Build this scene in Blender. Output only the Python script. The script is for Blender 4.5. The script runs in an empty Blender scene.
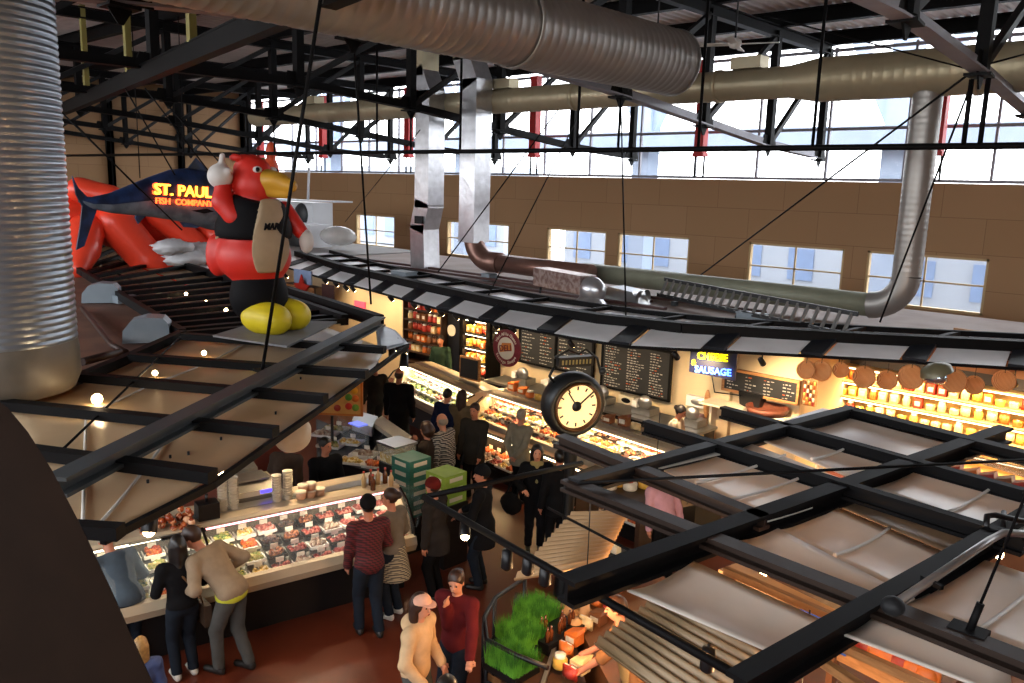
import bpy, math, random
import numpy as np
from mathutils import Vector, Matrix
random.seed(7)
SC = bpy.context.scene
COL = SC.collection
R = math.radians

# ------------------------------------------------------------------ camera
FPX = 826.0
YAW, PITCH, ROLL, CAMZ = R(43.0), R(10.6), R(1.7), 5.5
_fwd = Vector((-math.sin(YAW)*math.cos(PITCH), math.cos(YAW)*math.cos(PITCH), -math.sin(PITCH)))
_rt = Vector((math.cos(YAW), math.sin(YAW), 0))
_up = _rt.cross(_fwd)
CR = _rt*math.cos(ROLL) + _up*math.sin(ROLL)
CU = -_rt*math.sin(ROLL) + _up*math.cos(ROLL)
cd = bpy.data.cameras.new('camera'); cam = bpy.data.objects.new('camera', cd); COL.objects.link(cam)
cam.matrix_world = Matrix(((CR.x, CU.x, -_fwd.x, 0), (CR.y, CU.y, -_fwd.y, 0), (CR.z, CU.z, -_fwd.z, CAMZ), (0, 0, 0, 1)))
cd.sensor_width = 36.0; cd.lens = 36.0*FPX/1024.0; cd.clip_start = 0.05; cd.clip_end = 400
SC.camera = cam
CP = Vector((0, 0, CAMZ))

# ------------------------------------------------------------------ exposure and daylight
SC.view_settings.view_transform = 'Standard'; SC.view_settings.look = 'None'
SC.view_settings.gamma = 1.0; SC.view_settings.use_curve_mapping = False
SC.view_settings.exposure = 0.12
W = bpy.data.worlds.new('overcast_sky'); SC.world = W; W.use_nodes = True
bg = W.node_tree.nodes['Background']; bg.inputs[0].default_value = (0.93, 0.96, 1.0, 1); bg.inputs[1].default_value = 7.5
SC.cycles.max_bounces = 7; SC.cycles.diffuse_bounces = 4; SC.cycles.glossy_bounces = 3
SC.cycles.transmission_bounces = 6; SC.cycles.transparent_max_bounces = 10
SC.cycles.caustics_reflective = False; SC.cycles.caustics_refractive = False
SC.cycles.sample_clamp_indirect = 4.0

def ray(px, py): return _fwd + CR*((px-512)/FPX) - CU*((py-341.5)/FPX)
def G(px, py, z):            # point at height z seen in that direction
    d = ray(px, py); return CP + d*((z-CAMZ)/d.z)
def WY(px, py, y):           # point on the plane y = const
    d = ray(px, py); return CP + d*(y/d.y)
def WX(px, py, x):
    d = ray(px, py); return CP + d*(x/d.x)

def area_light(name, loc, size, sy, power, col, rot=(0,0,0), spread=180, portal=False):
    l = bpy.data.lights.new(name, 'AREA'); l.shape = 'RECTANGLE'; l.size = size; l.size_y = sy
    l.energy = power; l.color = col; l.spread = R(spread)
    o = bpy.data.objects.new(name, l); COL.objects.link(o); o.location = loc; o.rotation_euler = rot
    if portal: l.cycles.is_portal = True
    return o
# daylight entering by the clerestory bands (portals guide the sky light through the openings)
area_light('clerestory_daylight', (-20, 25.9, 8.2), 60, 4.2, 1, (1,1,1), (R(-90), 0, 0), portal=True)
area_light('clerestory_daylight_south', (-20, -7.9, 7.6), 60, 5.4, 1, (1,1,1), (R(90), 0, 0), portal=True)

# ------------------------------------------------------------------ materials
def srgb(h):
    h = h.lstrip('#'); v = [int(h[i:i+2], 16)/255 for i in (0, 2, 4)]
    return tuple([(c/12.92 if c <= .04045 else ((c+.055)/1.055)**2.4) for c in v]+[1])
_M = {}
def mat(name, col='#808080', rough=.6, metal=0., var=.12, scale=6., bump=0., emit=None, es=0., alpha=None, trans=0., coat=0., spec=None):
    if name in _M: return _M[name]
    m = bpy.data.materials.new(name); m.use_nodes = True; nt = m.node_tree; b = nt.nodes['Principled BSDF']
    c = srgb(col)
    b.inputs['Roughness'].default_value = rough; b.inputs['Metallic'].default_value = metal
    b.inputs['Base Color'].default_value = c
    tc = nt.nodes.new('ShaderNodeTexCoord')
    if var > 0:
        n = nt.nodes.new('ShaderNodeTexNoise'); n.inputs['Scale'].default_value = scale; n.inputs['Detail'].default_value = 4
        nt.links.new(tc.outputs['Object'], n.inputs['Vector'])
        r = nt.nodes.new('ShaderNodeValToRGB')
        r.color_ramp.elements[0].position = .3; r.color_ramp.elements[1].position = .7
        r.color_ramp.elements[0].color = tuple(x*(1-var) for x in c[:3])+(1,)
        r.color_ramp.elements[1].color = tuple(min(1, x*(1+var)) for x in c[:3])+(1,)
        nt.links.new(n.outputs['Fac'], r.inputs[0]); nt.links.new(r.outputs[0], b.inputs['Base Color'])
        if bump > 0:
            bp = nt.nodes.new('ShaderNodeBump'); bp.inputs['Strength'].default_value = bump; bp.inputs['Distance'].default_value = .02
            nt.links.new(n.outputs['Fac'], bp.inputs['Height']); nt.links.new(bp.outputs[0], b.inputs['Normal'])
    if emit:
        b.inputs['Emission Color'].default_value = srgb(emit); b.inputs['Emission Strength'].default_value = es
    if trans: b.inputs['Transmission Weight'].default_value = trans
    if spec is not None: b.inputs['Specular IOR Level'].default_value = spec
    if coat: b.inputs['Coat Weight'].default_value = coat
    if alpha is not None: b.inputs['Alpha'].default_value = alpha
    _M[name] = m; return m
def pattern(name, kind, c1, c2, scale=1., rough=.6, metal=0., rot=(0,0,0), p=.5, c3=None, bump=0., sc3=None):
    """two tone procedural patterns: wave rings, brick joints, checks, voronoi patches"""
    if name in _M: return _M[name]
    m = bpy.data.materials.new(name); m.use_nodes = True; nt = m.node_tree; b = nt.nodes['Principled BSDF']; L = nt.links.new
    b.inputs['Roughness'].default_value = rough; b.inputs['Metallic'].default_value = metal
    tc = nt.nodes.new('ShaderNodeTexCoord'); mp = nt.nodes.new('ShaderNodeMapping'); mp.inputs['Rotation'].default_value = rot
    if sc3: mp.inputs['Scale'].default_value = sc3
    L(tc.outputs['Object'], mp.inputs[0])
    ramp = nt.nodes.new('ShaderNodeValToRGB'); e = ramp.color_ramp.elements
    e[0].color = srgb(c1); e[1].color = srgb(c2)
    if kind == 'wave':
        t = nt.nodes.new('ShaderNodeTexWave'); t.inputs['Scale'].default_value = scale; L(mp.outputs[0], t.inputs[0]); src = t.outputs['Fac']
        e[0].position = max(0, p-.15); e[1].position = min(1, p+.15)
    elif kind == 'voronoi':
        t = nt.nodes.new('ShaderNodeTexVoronoi'); t.inputs['Scale'].default_value = scale; L(mp.outputs[0], t.inputs[0])
        sp = nt.nodes.new('ShaderNodeSeparateColor'); L(t.outputs['Color'], sp.inputs[0]); src = sp.outputs[0]
        e[0].position = p-.12; e[1].position = p+.12
        if c3:
            x = ramp.color_ramp.elements.new(.85); x.color = srgb(c3)
    elif kind == 'noise':
        t = nt.nodes.new('ShaderNodeTexNoise'); t.inputs['Scale'].default_value = scale; t.inputs['Detail'].default_value = 5; L(mp.outputs[0], t.inputs[0]); src = t.outputs['Fac']
        e[0].position = p-.08; e[1].position = p+.08
        if c3:
            x = ramp.color_ramp.elements.new(min(.99, p+.16)); x.color = srgb(c3)
    elif kind == 'check':
        t1 = nt.nodes.new('ShaderNodeTexWave'); t1.inputs['Scale'].default_value = scale; t1.bands_direction = 'Z'; L(mp.outputs[0], t1.inputs[0])
        t2 = nt.nodes.new('ShaderNodeTexWave'); t2.inputs['Scale'].default_value = scale; t2.bands_direction = 'DIAGONAL'; L(mp.outputs[0], t2.inputs[0])
        mx = nt.nodes.new('ShaderNodeMath'); mx.operation = 'ADD'; L(t1.outputs['Fac'], mx.inputs[0]); L(t2.outputs['Fac'], mx.inputs[1])
        m2 = nt.nodes.new('ShaderNodeMath'); m2.operation = 'MULTIPLY'; m2.inputs[1].default_value = .5; L(mx.outputs[0], m2.inputs[0]); src = m2.outputs[0]
        e[0].position = p-.1; e[1].position = p+.1
    L(src, ramp.inputs[0]); L(ramp.outputs[0], b.inputs['Base Color'])
    if bump:
        bp = nt.nodes.new('ShaderNodeBump'); bp.inputs['Strength'].default_value = bump; bp.inputs['Distance'].default_value = .01
        L(src, bp.inputs['Height']); L(bp.outputs[0], b.inputs['Normal'])
    _M[name] = m; return m
def brickmat(name, c1, c2, mortar, bw, bh, ms, axes='XZ', rough=.8):
    if name in _M: return _M[name]
    m = bpy.data.materials.new(name); m.use_nodes = True; nt = m.node_tree; b = nt.nodes['Principled BSDF']; L = nt.links.new
    b.inputs['Roughness'].default_value = rough
    tc = nt.nodes.new('ShaderNodeTexCoord'); s = nt.nodes.new('ShaderNodeSeparateXYZ'); c = nt.nodes.new('ShaderNodeCombineXYZ')
    L(tc.outputs['Object'], s.inputs[0]); L(s.outputs['XYZ'.index(axes[0])], c.inputs[0]); L(s.outputs['XYZ'.index(axes[1])], c.inputs[1])
    t = nt.nodes.new('ShaderNodeTexBrick'); L(c.outputs[0], t.inputs[0])
    t.inputs['Scale'].default_value = 1; t.inputs['Brick Width'].default_value = bw; t.inputs['Row Height'].default_value = bh
    t.inputs['Mortar Size'].default_value = ms; t.inputs['Color1'].default_value = srgb(c1); t.inputs['Color2'].default_value = srgb(c2); t.inputs['Mortar'].default_value = srgb(mortar)
    L(t.outputs[0], b.inputs['Base Color']); _M[name] = m; return m

# ------------------------------------------------------------------ mesh builder
def V(*a): return Vector(a[0]) if len(a) == 1 else Vector(a)
class MB:
    def __init__(s): s.v = []; s.f = []; s.sm = []
    def add(s, vs, fs, smooth=False):
        o = len(s.v); s.v += [tuple(v) for v in vs]; s.f += [tuple(i+o for i in f) for f in fs]; s.sm += [smooth]*len(fs); return s
    def hexa(s, p): return s.add(p, [(3,2,1,0),(4,5,6,7),(0,1,5,4),(1,2,6,5),(2,3,7,6),(3,0,4,7)])
    def box(s, c, d, ax=None):
        c = V(c); X, Y, Z = ax if ax else (V(1,0,0), V(0,1,0), V(0,0,1)); a, b, e = X*(d[0]/2), Y*(d[1]/2), Z*(d[2]/2)
        return s.hexa([c-a-b-e, c+a-b-e, c+a+b-e, c-a+b-e, c-a-b+e, c+a-b+e, c+a+b+e, c-a+b+e])
    def bar(s, p, q, w, h, up=(0,0,1)):
        p, q = V(p), V(q); d = (q-p).normalized(); u = V(up)
        if abs(d.dot(u)) > .98: u = V(1,0,0)
        x = d.cross(u).normalized(); z = x.cross(d).normalized()
        return s.box((p+q)/2, (w, (q-p).length, h), (x, d, z))
    def ibeam(s, p, q, w, h, t=.03):
        p, q = V(p), V(q); z = V(0,0,1)
        s.bar(p+z*(h/2-t/2), q+z*(h/2-t/2), w, t); s.bar(p-z*(h/2-t/2), q-z*(h/2-t/2), w, t); return s.bar(p, q, t, h-t*2+.002)
    def tube(s, pts, r, n=8, smooth=True, caps=True):
        pts = [V(p) for p in pts]; k = len(pts); rs = r if isinstance(r, (list, tuple)) else [r]*k
        vs = []; u = None
        for i, p in enumerate(pts):
            d = (pts[min(i+1, k-1)]-pts[max(i-1, 0)]).normalized()
            if u is None:
                u = d.orthogonal().normalized()
            u = (u - d*u.dot(d)).normalized(); w = d.cross(u)
            for j in range(n):
                a = 2*math.pi*j/n; vs.append(p+(u*math.cos(a)+w*math.sin(a))*rs[i])
        fs = [(i*n+j, i*n+(j+1)%n, (i+1)*n+(j+1)%n, (i+1)*n+j) for i in range(k-1) for j in range(n)]
        s.add(vs, fs, smooth)
        if caps:
            o = len(s.v)-k*n
            s.f += [tuple(o+j for j in range(n))[::-1], tuple(o+(k-1)*n+j for j in range(n))]; s.sm += [False, False]
        return s
    def lathe(s, prof, c, n=20, axis=None, smooth=True):
        c = V(c); A = V(axis).normalized() if axis else V(0,0,1); u = A.orthogonal().normalized(); w = A.cross(u)
        vs = [c+A*z+(u*math.cos(2*math.pi*j/n)+w*math.sin(2*math.pi*j/n))*max(r, 1e-4) for r, z in prof for j in range(n)]
        k = len(prof)
        fs = [(i*n+j, i*n+(j+1)%n, (i+1)*n+(j+1)%n, (i+1)*n+j) for i in range(k-1) for j in range(n)]
        return s.add(vs, fs, smooth)
    def ell(s, c, r, ax=None, n=12, m=8, jit=0):
        c = V(c); X, Y, Z = ax if ax else (V(1,0,0), V(0,1,0), V(0,0,1)); vs = []
        for i in range(m+1):
            th = math.pi*i/m
            for j in range(n):
                ph = 2*math.pi*j/n; k = 1+random.uniform(-jit, jit)
                vs.append(c+(X*(r[0]*math.sin(th)*math.cos(ph))+Y*(r[1]*math.sin(th)*math.sin(ph))+Z*(r[2]*math.cos(th)))*k)
        fs = [(i*n+j, (i+1)*n+j, (i+1)*n+(j+1)%n, i*n+(j+1)%n) for i in range(m) for j in range(n)]
        return s.add(vs, fs, True)
    def prism(s, poly, ext):
        poly = [V(p) for p in poly]; e = V(ext); n = len(poly)
        return s.add(poly+[p+e for p in poly], [tuple(range(n))[::-1], tuple(range(n, 2*n))]+[(i, (i+1)%n, n+(i+1)%n, n+i) for i in range(n)])
    def sheet(s, fn, nu, nv, t=.01, smooth=True):
        """fn(u,v) surface given thickness t downwards"""
        top = [V(fn(i/nu, j/nv)) for i in range(nu+1) for j in range(nv+1)]; N = len(top)
        vs = top+[p-V(0,0,t) for p in top]; W_ = nv+1
        fs = []
        for i in range(nu):
            for j in range(nv):
                a = i*W_+j; fs += [(a, a+W_, a+W_+1, a+1), (N+a, N+a+1, N+a+W_+1, N+a+W_)]
        for i in range(nu):
            a = i*W_; fs += [(a, N+a, N+a+W_, a+W_)]; a = i*W_+nv; fs += [(a, a+W_, N+a+W_, N+a)]
        for j in range(nv):
            a = j; fs += [(a, a+1, N+a+1, N+a)]; a = nu*W_+j; fs += [(a, N+a, N+a+1, a+1)]
        return s.add(vs, fs, smooth)
def link(o, parent=None):
    COL.objects.link(o)
    if parent: o.parent = parent
    return o
def wloc(o):
    p = V(0,0,0)
    while o: p += o.location; o = o.parent
    return p
def make(name, mb, m, parent=None, origin=None, label=None):
    """links a builder (world coordinates) as one mesh object"""
    if isinstance(mb, MB): vs, fs, sm = mb.v, mb.f, mb.sm
    else: vs, fs, sm = mb[0], mb[1], None
    me = bpy.data.meshes.new(name)
    if parent: o0 = wloc(parent)
    elif origin: o0 = V(origin)
    else:
        a = np.array(vs); o0 = V(float((a[:,0].min()+a[:,0].max())/2), float((a[:,1].min()+a[:,1].max())/2), float(a[:,2].min()))
    if sm is None:
        me.from_pydata((np.array(vs)-np.array(o0)).tolist(), [], fs if isinstance(fs, list) else fs.tolist()); me.polygons.foreach_set('use_smooth', [True]*len(me.polygons))
    else:
        me.from_pydata([tuple(V(v)-o0) for v in vs], [], fs); me.polygons.foreach_set('use_smooth', sm)
    me.materials.append(m); me.update()
    o = bpy.data.objects.new(name, me)
    if not parent: o.location = o0
    link(o, parent)
    if label: o['label'] = label
    return o
def tag(o, label, cat, group=None, kind=None):
    o['label'] = label; o['category'] = cat
    if group: o['group'] = group
    if kind: o['kind'] = kind
    return o
def thing(name, loc, label, cat, group=None):
    o = bpy.data.objects.new(name, None); o.empty_display_size = .2; o.location = loc; link(o); return tag(o, label, cat, group)
def struct(name, mb, m, parent=None):
    o = make(name, mb, m, parent)
    if not parent: o['kind'] = 'structure'
    return o
def dup(root, loc=None, rz=None, label=None, sc=None):
    c = root.copy(); COL.objects.link(c)
    if loc is not None: c.location = loc
    if rz is not None: c.rotation_euler = (0, 0, rz)
    if sc is not None: c.scale = (sc, sc, sc)
    if label: c['label'] = label
    for ch in list(root.children):
        k = ch.copy(); COL.objects.link(k); k.parent = c
        for g in list(ch.children):
            q = g.copy(); COL.objects.link(q); q.parent = k
    return c
def text_obj(name, txt, m, parent, loc, X, U, size, ext=.01, align='CENTER', label=None):
    """lettering lying in the plane spanned by X (reading direction) and U (up)"""
    cu = bpy.data.curves.new(name, 'FONT'); cu.body = txt; cu.size = size; cu.extrude = ext; cu.align_x = align; cu.align_y = 'CENTER'; cu.offset = size*.012; cu.resolution_u = 3
    t = bpy.data.objects.new('tmp', cu); COL.objects.link(t)
    me = bpy.data.meshes.new_from_object(t.evaluated_get(bpy.context.evaluated_depsgraph_get()))
    COL.objects.unlink(t); bpy.data.objects.remove(t)
    X = V(X).normalized(); U = V(U); U = (U-X*U.dot(X)).normalized(); N = X.cross(U)
    M_ = Matrix(((X.x, U.x, N.x, loc[0]), (X.y, U.y, N.y, loc[1]), (X.z, U.z, N.z, loc[2]), (0,0,0,1)))
    me.transform(M_); me.transform(Matrix.Translation(-wloc(parent)))
    me.materials.clear(); me.materials.append(m)
    o = bpy.data.objects.new(name, me); link(o, parent)
    if label: o['label'] = label
    return o
def translucent(m, f, col):
    nt = m.node_tree; b = nt.nodes['Principled BSDF']; out = [n for n in nt.nodes if n.type == 'OUTPUT_MATERIAL'][0]
    tr = nt.nodes.new('ShaderNodeBsdfTranslucent'); tr.inputs[0].default_value = srgb(col); mx = nt.nodes.new('ShaderNodeMixShader'); mx.inputs[0].default_value = f
    nt.links.new(b.outputs[0], mx.inputs[1]); nt.links.new(tr.outputs[0], mx.inputs[2]); nt.links.new(mx.outputs[0], out.inputs[0]); return m
ORD = ['first', 'second', 'third', 'fourth', 'fifth', 'sixth', 'seventh', 'eighth', 'ninth', 'tenth', 'eleventh', 'twelfth', 'thirteenth', 'fourteenth', 'fifteenth', 'sixteenth', 'seventeenth', 'eighteenth', 'nineteenth', 'twentieth', *('twenty-'+w for w in 'first second third fourth fifth sixth seventh eighth ninth'.split()), 'thirtieth', *('thirty-'+w for w in 'first second third fourth fifth sixth seventh eighth ninth'.split()), 'fortieth', 'forty-first', 'forty-second', 'forty-third', 'forty-fourth']

BLACK = mat('black_steel', '#0b0a0b', .6, .0, .15, 3, spec=.12)
BROWNST = mat('bronze_steel', '#261a13', .5, .0, .12, 3, spec=.35)
GREYST = mat('grey_steel', '#1d1e20', .55, .0, .12, 3, spec=.25)
PALEST = mat('pale_painted_and_lit_steel', '#8b8a92', .5, .2, .08, 3)
RED = mat('red_painted_steel', '#b81d1c', .5, 0, .1, 4)
TAN = brickmat('tan_wall_panels', '#a98560', '#a4805a', '#826545', 2.4, 1.0, .008, 'XZ')
TANX = brickmat('tan_wall_panels_side', '#a98560', '#a4805a', '#826545', 2.4, 1.0, .008, 'YZ')
FLOORM = pattern('stained_concrete', 'noise', '#5c2616', '#6b301d', .6, .38, c3='#4f2014')
DECKM = mat('galvanised_deck', '#dedad6', .5, .0, .08, 2)
PLASTER = mat('cream_plaster', '#cdb893', .8, 0, .05, 2)
PANEL = pattern('polycarbonate_panel', 'noise', '#d2ccc2', '#ded8ce', 1.2, .26)
PANELW = pattern('white_polycarbonate_panel', 'noise', '#e2e2e4', '#ececee', 1.2, .35)
translucent(PANEL, .28, '#efe2cc')
GLASS = mat('clear_glass', '#dfe8e8', .03, 0, 0, alpha=.12)
CHROME = mat('brushed_steel', '#b9b9b8', .28, .9, .05, 8)
WHITEP = mat('white_plastic', '#e9e6df', .45, 0, .04, 8)
WOOD = pattern('light_wood', 'noise', '#a06f42', '#b98552', 3, .5, sc3=(1, 8, 8))
DKWOOD = mat('dark_wood', '#3a2417', .5, 0, .2, 5)
BULB = mat('lamp_glow', '#ffe3b0', .3, 0, 0, emit='#ffd9a0', es=30)
TUBEW = mat('case_tube_glow', '#fff2dd', .3, 0, 0, emit='#fff0cc', es=5)

# ================================================================== the setting
YW = 26.0
struct('floor', MB().box((-20, 9, -.1), (66, 36, .2)), FLOORM)
# north wall with lower windows; clerestory above z = 6
WIN = [(-45.5, -42.3), (-41.6, -38.4), (-35.6, -32.4), (-28.6, -24.6), (-22.45, -19.4), (-18.85, -15.7), (-13.4, -10.15), (-9.45, -6.1), (-3.4, -.2), (.5, 3.6)]
w = MB(); x0 = -52
for a, b in WIN:
    w.box(((x0+a)/2, YW+.15, 3.1), (a-x0, .3, 1.6)); x0 = b
w.box(((x0+13)/2, YW+.15, 3.1), (13-x0, .3, 1.6))
w.box((-19.5, YW+.15, 1.15), (65, .3, 2.3)); w.box((-19.5, YW+.15, 4.93), (65, .3, 2.06))
struct('wall_north', w, TAN)
SILLM = mat('cream_window_frame', '#c8ad7e', .6, 0, .05, 4)
BLUEGL = mat('window_pane_glass', '#eef4fa', .03, 0, 0, alpha=.06)
for i, (a, b) in enumerate(WIN):
    f = MB(); t = .07
    for zz in (2.3+t/2, 3.9-t/2): f.box(((a+b)/2, YW+.1, zz), (b-a, .16, t))
    for xx in (a+t/2, b-t/2): f.box((xx, YW+.1, 3.1), (t, .16, 1.6))
    f.box(((a+b)/2, YW+.1, 3.12), (b-a, .05, .05)); f.box(((a+b)/2, YW+.1, 3.1), (.05, .05, 1.6))
    o = struct('window_%d' % (i+1), f, SILLM)
    make('window_pane', MB().box(((a+b)/2, YW+.1, 3.1), (b-a-.1, .012, 1.5)), BLUEGL, o)
cl = MB()
for zz in (6.02, 7.55, 9.9): cl.box((-19.5, YW+.1, zz), (65, .12, .09))
xx = -51.
while xx < 13:
    cl.box((xx, YW+.1, 8), (.07, .1, 4)); xx += 2.35
o = struct('window_clerestory', cl, PALEST)
make('window_pane', MB().box((-19.5, YW+.16, 8), (65, .012, 4)), BLUEGL, o)
# red columns by the wall
for x in (-43.5, -37.3, -30.4, -22.6, -15.05, -7.6, -.1):
    o = struct('trim_%d' % (int(x)+60), MB().box((x, 25.2, 8.3), (.34, .3, 3.0)).box((x, 25.2, 6.75), (.42, .34, .12)), RED)
    make('base_bracket', MB().bar((x-.17, 25.2, 6.7), (x-.17, 25.2, 6.0), .05, .05).bar((x+.17, 25.2, 6.7), (x+.17, 25.2, 6.0), .05, .05), BLACK, o)
# other walls
wl = MB(); wl.box((-46, 9, 4), (.3, 34, 8))
o = struct('wall_west', wl, TANX)
for y in (9.0, 13.9, 17.8, 21.6, 25.4):
    make('wall_column', MB().ibeam((-45.7, y, 0), (-45.7, y, 10.2), .4, .4), BLACK, o)
struct('wall_west_upper', MB().box((-46, 9, 9.4), (.3, 34, 2.8)), TANX)
struct('wall_east', MB().box((12.9, 9, 5.2), (.3, 34, 10.6)), TANX)
sw = MB().box((-19.5, -8.15, 2.4), (65, .3, 4.8)); struct('wall_south', sw, TAN)
cl = MB()
for zz in (4.84, 9.9): cl.box((-19.5, -8.1, zz), (65, .12, .09))
xx = -51.
while xx < 13: cl.box((xx, -8.1, 7.6), (.12, .1, 5.4)); xx += 2.35
struct('window_south_clerestory', cl, PALEST)  # unseen south opening, made taller to add front fill light
# roof deck: corrugated sheet running north-south
ZD = 10.35
def deck_v(x0, x1, y0, y1):
    mb = MB(); n = int((x1-x0)/.30); vs = []; prof = [(0, 0), (.11, 0), (.15, .07), (.26, .07), (.30, 0)]
    pts = []
    for i in range(n):
        for dx, dz in prof[:-1]: pts.append((x0+i*.3+dx, dz))
    for x, dz in pts: vs += [(x, y0, ZD+dz), (x, y1, ZD+dz)]
    fs = [(2*i, 2*i+1, 2*i+3, 2*i+2) for i in range(len(pts)-1)]
    return mb.add(vs, fs)
o = struct('ceiling', deck_v(-52, 13, -8.3, 27.0), DECKM)
struct('ceiling_upper', MB().box((-19.5, 9.3, ZD+.25), (65.5, 36.2, .2)), DECKM)
NODES = [-6.0, -2.5, 1.0, 4.5, 8.0, 11.5, 15.0, 18.5, 22.0, 25.4]
for i, y in enumerate(NODES):
    o = struct('trim_purlin_%d' % (i+1), MB().ibeam((-51, y, ZD-.2), (12.6, y, ZD-.2), .22, .4), BLACK)
def zb(y):                                       # arched bottom chord
    pts = [(-6, 7.0), (1, 7.35), (6, 7.7), (11.5, 7.75), (15, 7.5), (18.5, 7.15), (22, 6.8), (26, 6.6)]
    for (a, za), (b, zb_) in zip(pts, pts[1:]):
        if y <= b: return za+(zb_-za)*(y-a)/(b-a)
    return pts[-1][1]
TRX = [-46.0+.6, -39, -32, -25, -18, -11, -4, 3, 10]
GUS = mat('gusset_plate', '#0a0a0b', .6, 0, .1, 4, spec=.15)
for i, x in enumerate(TRX):
    t = bpy.data.objects.new('trim_roof_truss_%d' % (i+1), None); t.location = (x, 9, 7); link(t); t['kind'] = 'structure'
    ch = MB()
    ys = [-6+k*1.0 for k in range(32)]
    for a, b in zip(ys, ys[1:]):
        ch.bar((x, a, zb(a)), (x, b+.01, zb(b)), .26, .035); ch.bar((x, a, zb(a)+.1), (x, b+.01, zb(b)+.1), .035, .18)
    make('bottom_chord', ch, PALEST if x > -15 else BLACK, t)  # nearer chords get a pale colour that stands for light on the flanges
    make('top_chord', MB().ibeam((x, -7, ZD-.52), (x, 25.6, ZD-.52), .24, .3), BLACK, t)
    for k, y in enumerate(NODES):
        make('post', MB().bar((x, y, zb(y)+.05), (x, y, ZD-.5), .2, .2), BLACK, t)
        if k+1 < len(NODES):
            make('diagonal', MB().bar((x, y+.05, zb(y)+.1), (x, NODES[k+1], ZD-.6), .13, .13), GREYST, t)
        g = MB().prism([(x-.02, y-.42, zb(y)+.02), (x-.02, y+.42, zb(y)-.02), (x-.02, y+.34, zb(y)+.3), (x-.02, y-.3, zb(y)+.32)], (.04, 0, 0))
        g.prism([(x-.2, y-.2, zb(y)-.02), (x+.2, y-.2, zb(y)-.02), (x+.16, y+.2, zb(y)-.04), (x-.16, y+.2, zb(y)-.04)], (0, 0, -.04))
        g.prism([(x-.015, y-.2, zb(y)), (x-.015, y+.2, zb(y)), (x-.015, y+.03, zb(y)-.26), (x-.015, y-.03, zb(y)-.26)], (.03, 0, 0))
        make('gusset', g, GUS, t)
# tie tube along the hall, hung from the trusses
tt = MB().tube([(-44, 15, 6.36), (8, 15, 6.36)], .055, 8)
o = tag(make('tie_tube', tt, BLACK), 'long thin black tube running level across the hall in front of the clerestory', 'tube')
for x in TRX[1:-1]:
    for dx in ((-.12, .12) if x == -4 else (0,)):
        make('hanger_rod', MB().tube([(x+dx, 15, zb(15)-.1), (x+dx, 15, 6.36)], .045 if dx else .03, 6), BLACK, o)
for px, p1 in ((818, 8), (704, 22), (583, 75), (466, 80), (383, 80)):
    q = WY(px-6, 151, 15); make('hanger_rod', MB().tube([(q.x, 15, ZD-.4), (q.x, 15, 6.36)], .032, 6), BLACK, o)
# sloping heavy beam at upper left, near the camera
a = G(66, 108, 7.6); b = G(372, -26, 7.6); d = (b-a)
o = make('roof_brace_beam', MB().ibeam(a-d*.05, b+d*.35, .2, .34).bar(a-d*.05, b+d*.35, .17, .28), GUS); tag(o, 'heavy black roof beam crossing the upper left in front of the big duct', 'beam')
# hanger posts behind it, the yellow light on them put into their colour
YEL = mat('yellow_lit_steel', '#857a3c', .5, 0, .1, 3)
for k, (px, py0, py1) in enumerate(((87, 35, 92), (129, 12, 72), (192, -60, 42))):
    q = G(px, py1, 7.75); o = make('hanger_post', MB().bar((q.x, q.y, q.z), (q.x, q.y, ZD-.3), .13, .13), YEL)
    tag(o, 'steel post coloured as yellow-lit above the black brace beam, %s from the left' % ORD[k], 'post', 'yellow-lit posts over the brace beam')

# ================================================================== outside, seen through the windows
OUTW = mat('outside_pale_facade', '#9ba1aa', .8, 0, .05, .5)
OUTB = mat('outside_blue_grey_steel', '#8593a8', .7, 0, .08, 1)
struct('ground_outside', MB().box((-20, 42, -.15), (120, 31, .1)), mat('asphalt_wet', '#8c8e91', .7, 0, .1, 1))
def building(x0, x1, y, h, label, m, wm):
    t = thing('street_building', ((x0+x1)/2, y, 0), label, 'building')
    make('facade', MB().box(((x0+x1)/2, y+2, h/2), (x1-x0, 4, h)), m, t)
    n = int((x1-x0)/3.2)
    for i in range(n):
        for z in (1.6, 5, 8.2):
            if z+1 < h: make('window', MB().box((x0+1.6+i*3.2, y-.02, z), (1.5, .1, 1.8)), wm, t)
WGL = mat('outside_window_blue', '#7488a8', .3, 0, .1, 2)
building(-78, -46, 48, 7, 'pale low building across the street, seen through the leftmost windows', OUTW, WGL)
building(-38, -17, 46, 5.2, 'pale blue fronted shop across the street behind the middle windows', OUTW, WGL)
building(-15, 6, 44, 5.2, 'white street building with blue doors behind the right hand windows', OUTW, WGL)
t = thing('elevated_road', (-20, 38, 0), 'pale steel elevated roadway with braced piers seen through the clerestory', 'bridge')
make('deck_girder', MB().box((-20, 38, 8.1), (110, 3, .8)), OUTB, t)
for x in (-55, -40, -26, -13, -1):
    make('pier', MB().box((x, 38, 9), (1.0, 1, 18)), OUTB, t)
    make('brace', MB().bar((x+.3, 38, 8.6), (x+3, 38, 14), .5, .5).bar((x-.3, 38, 8.6), (x-3, 38, 14), .5, .5), OUTB, t)
make('rail_tube', MB().tube([(-70, 38, 13), (30, 38, 13)], .3), OUTB, t)
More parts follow.
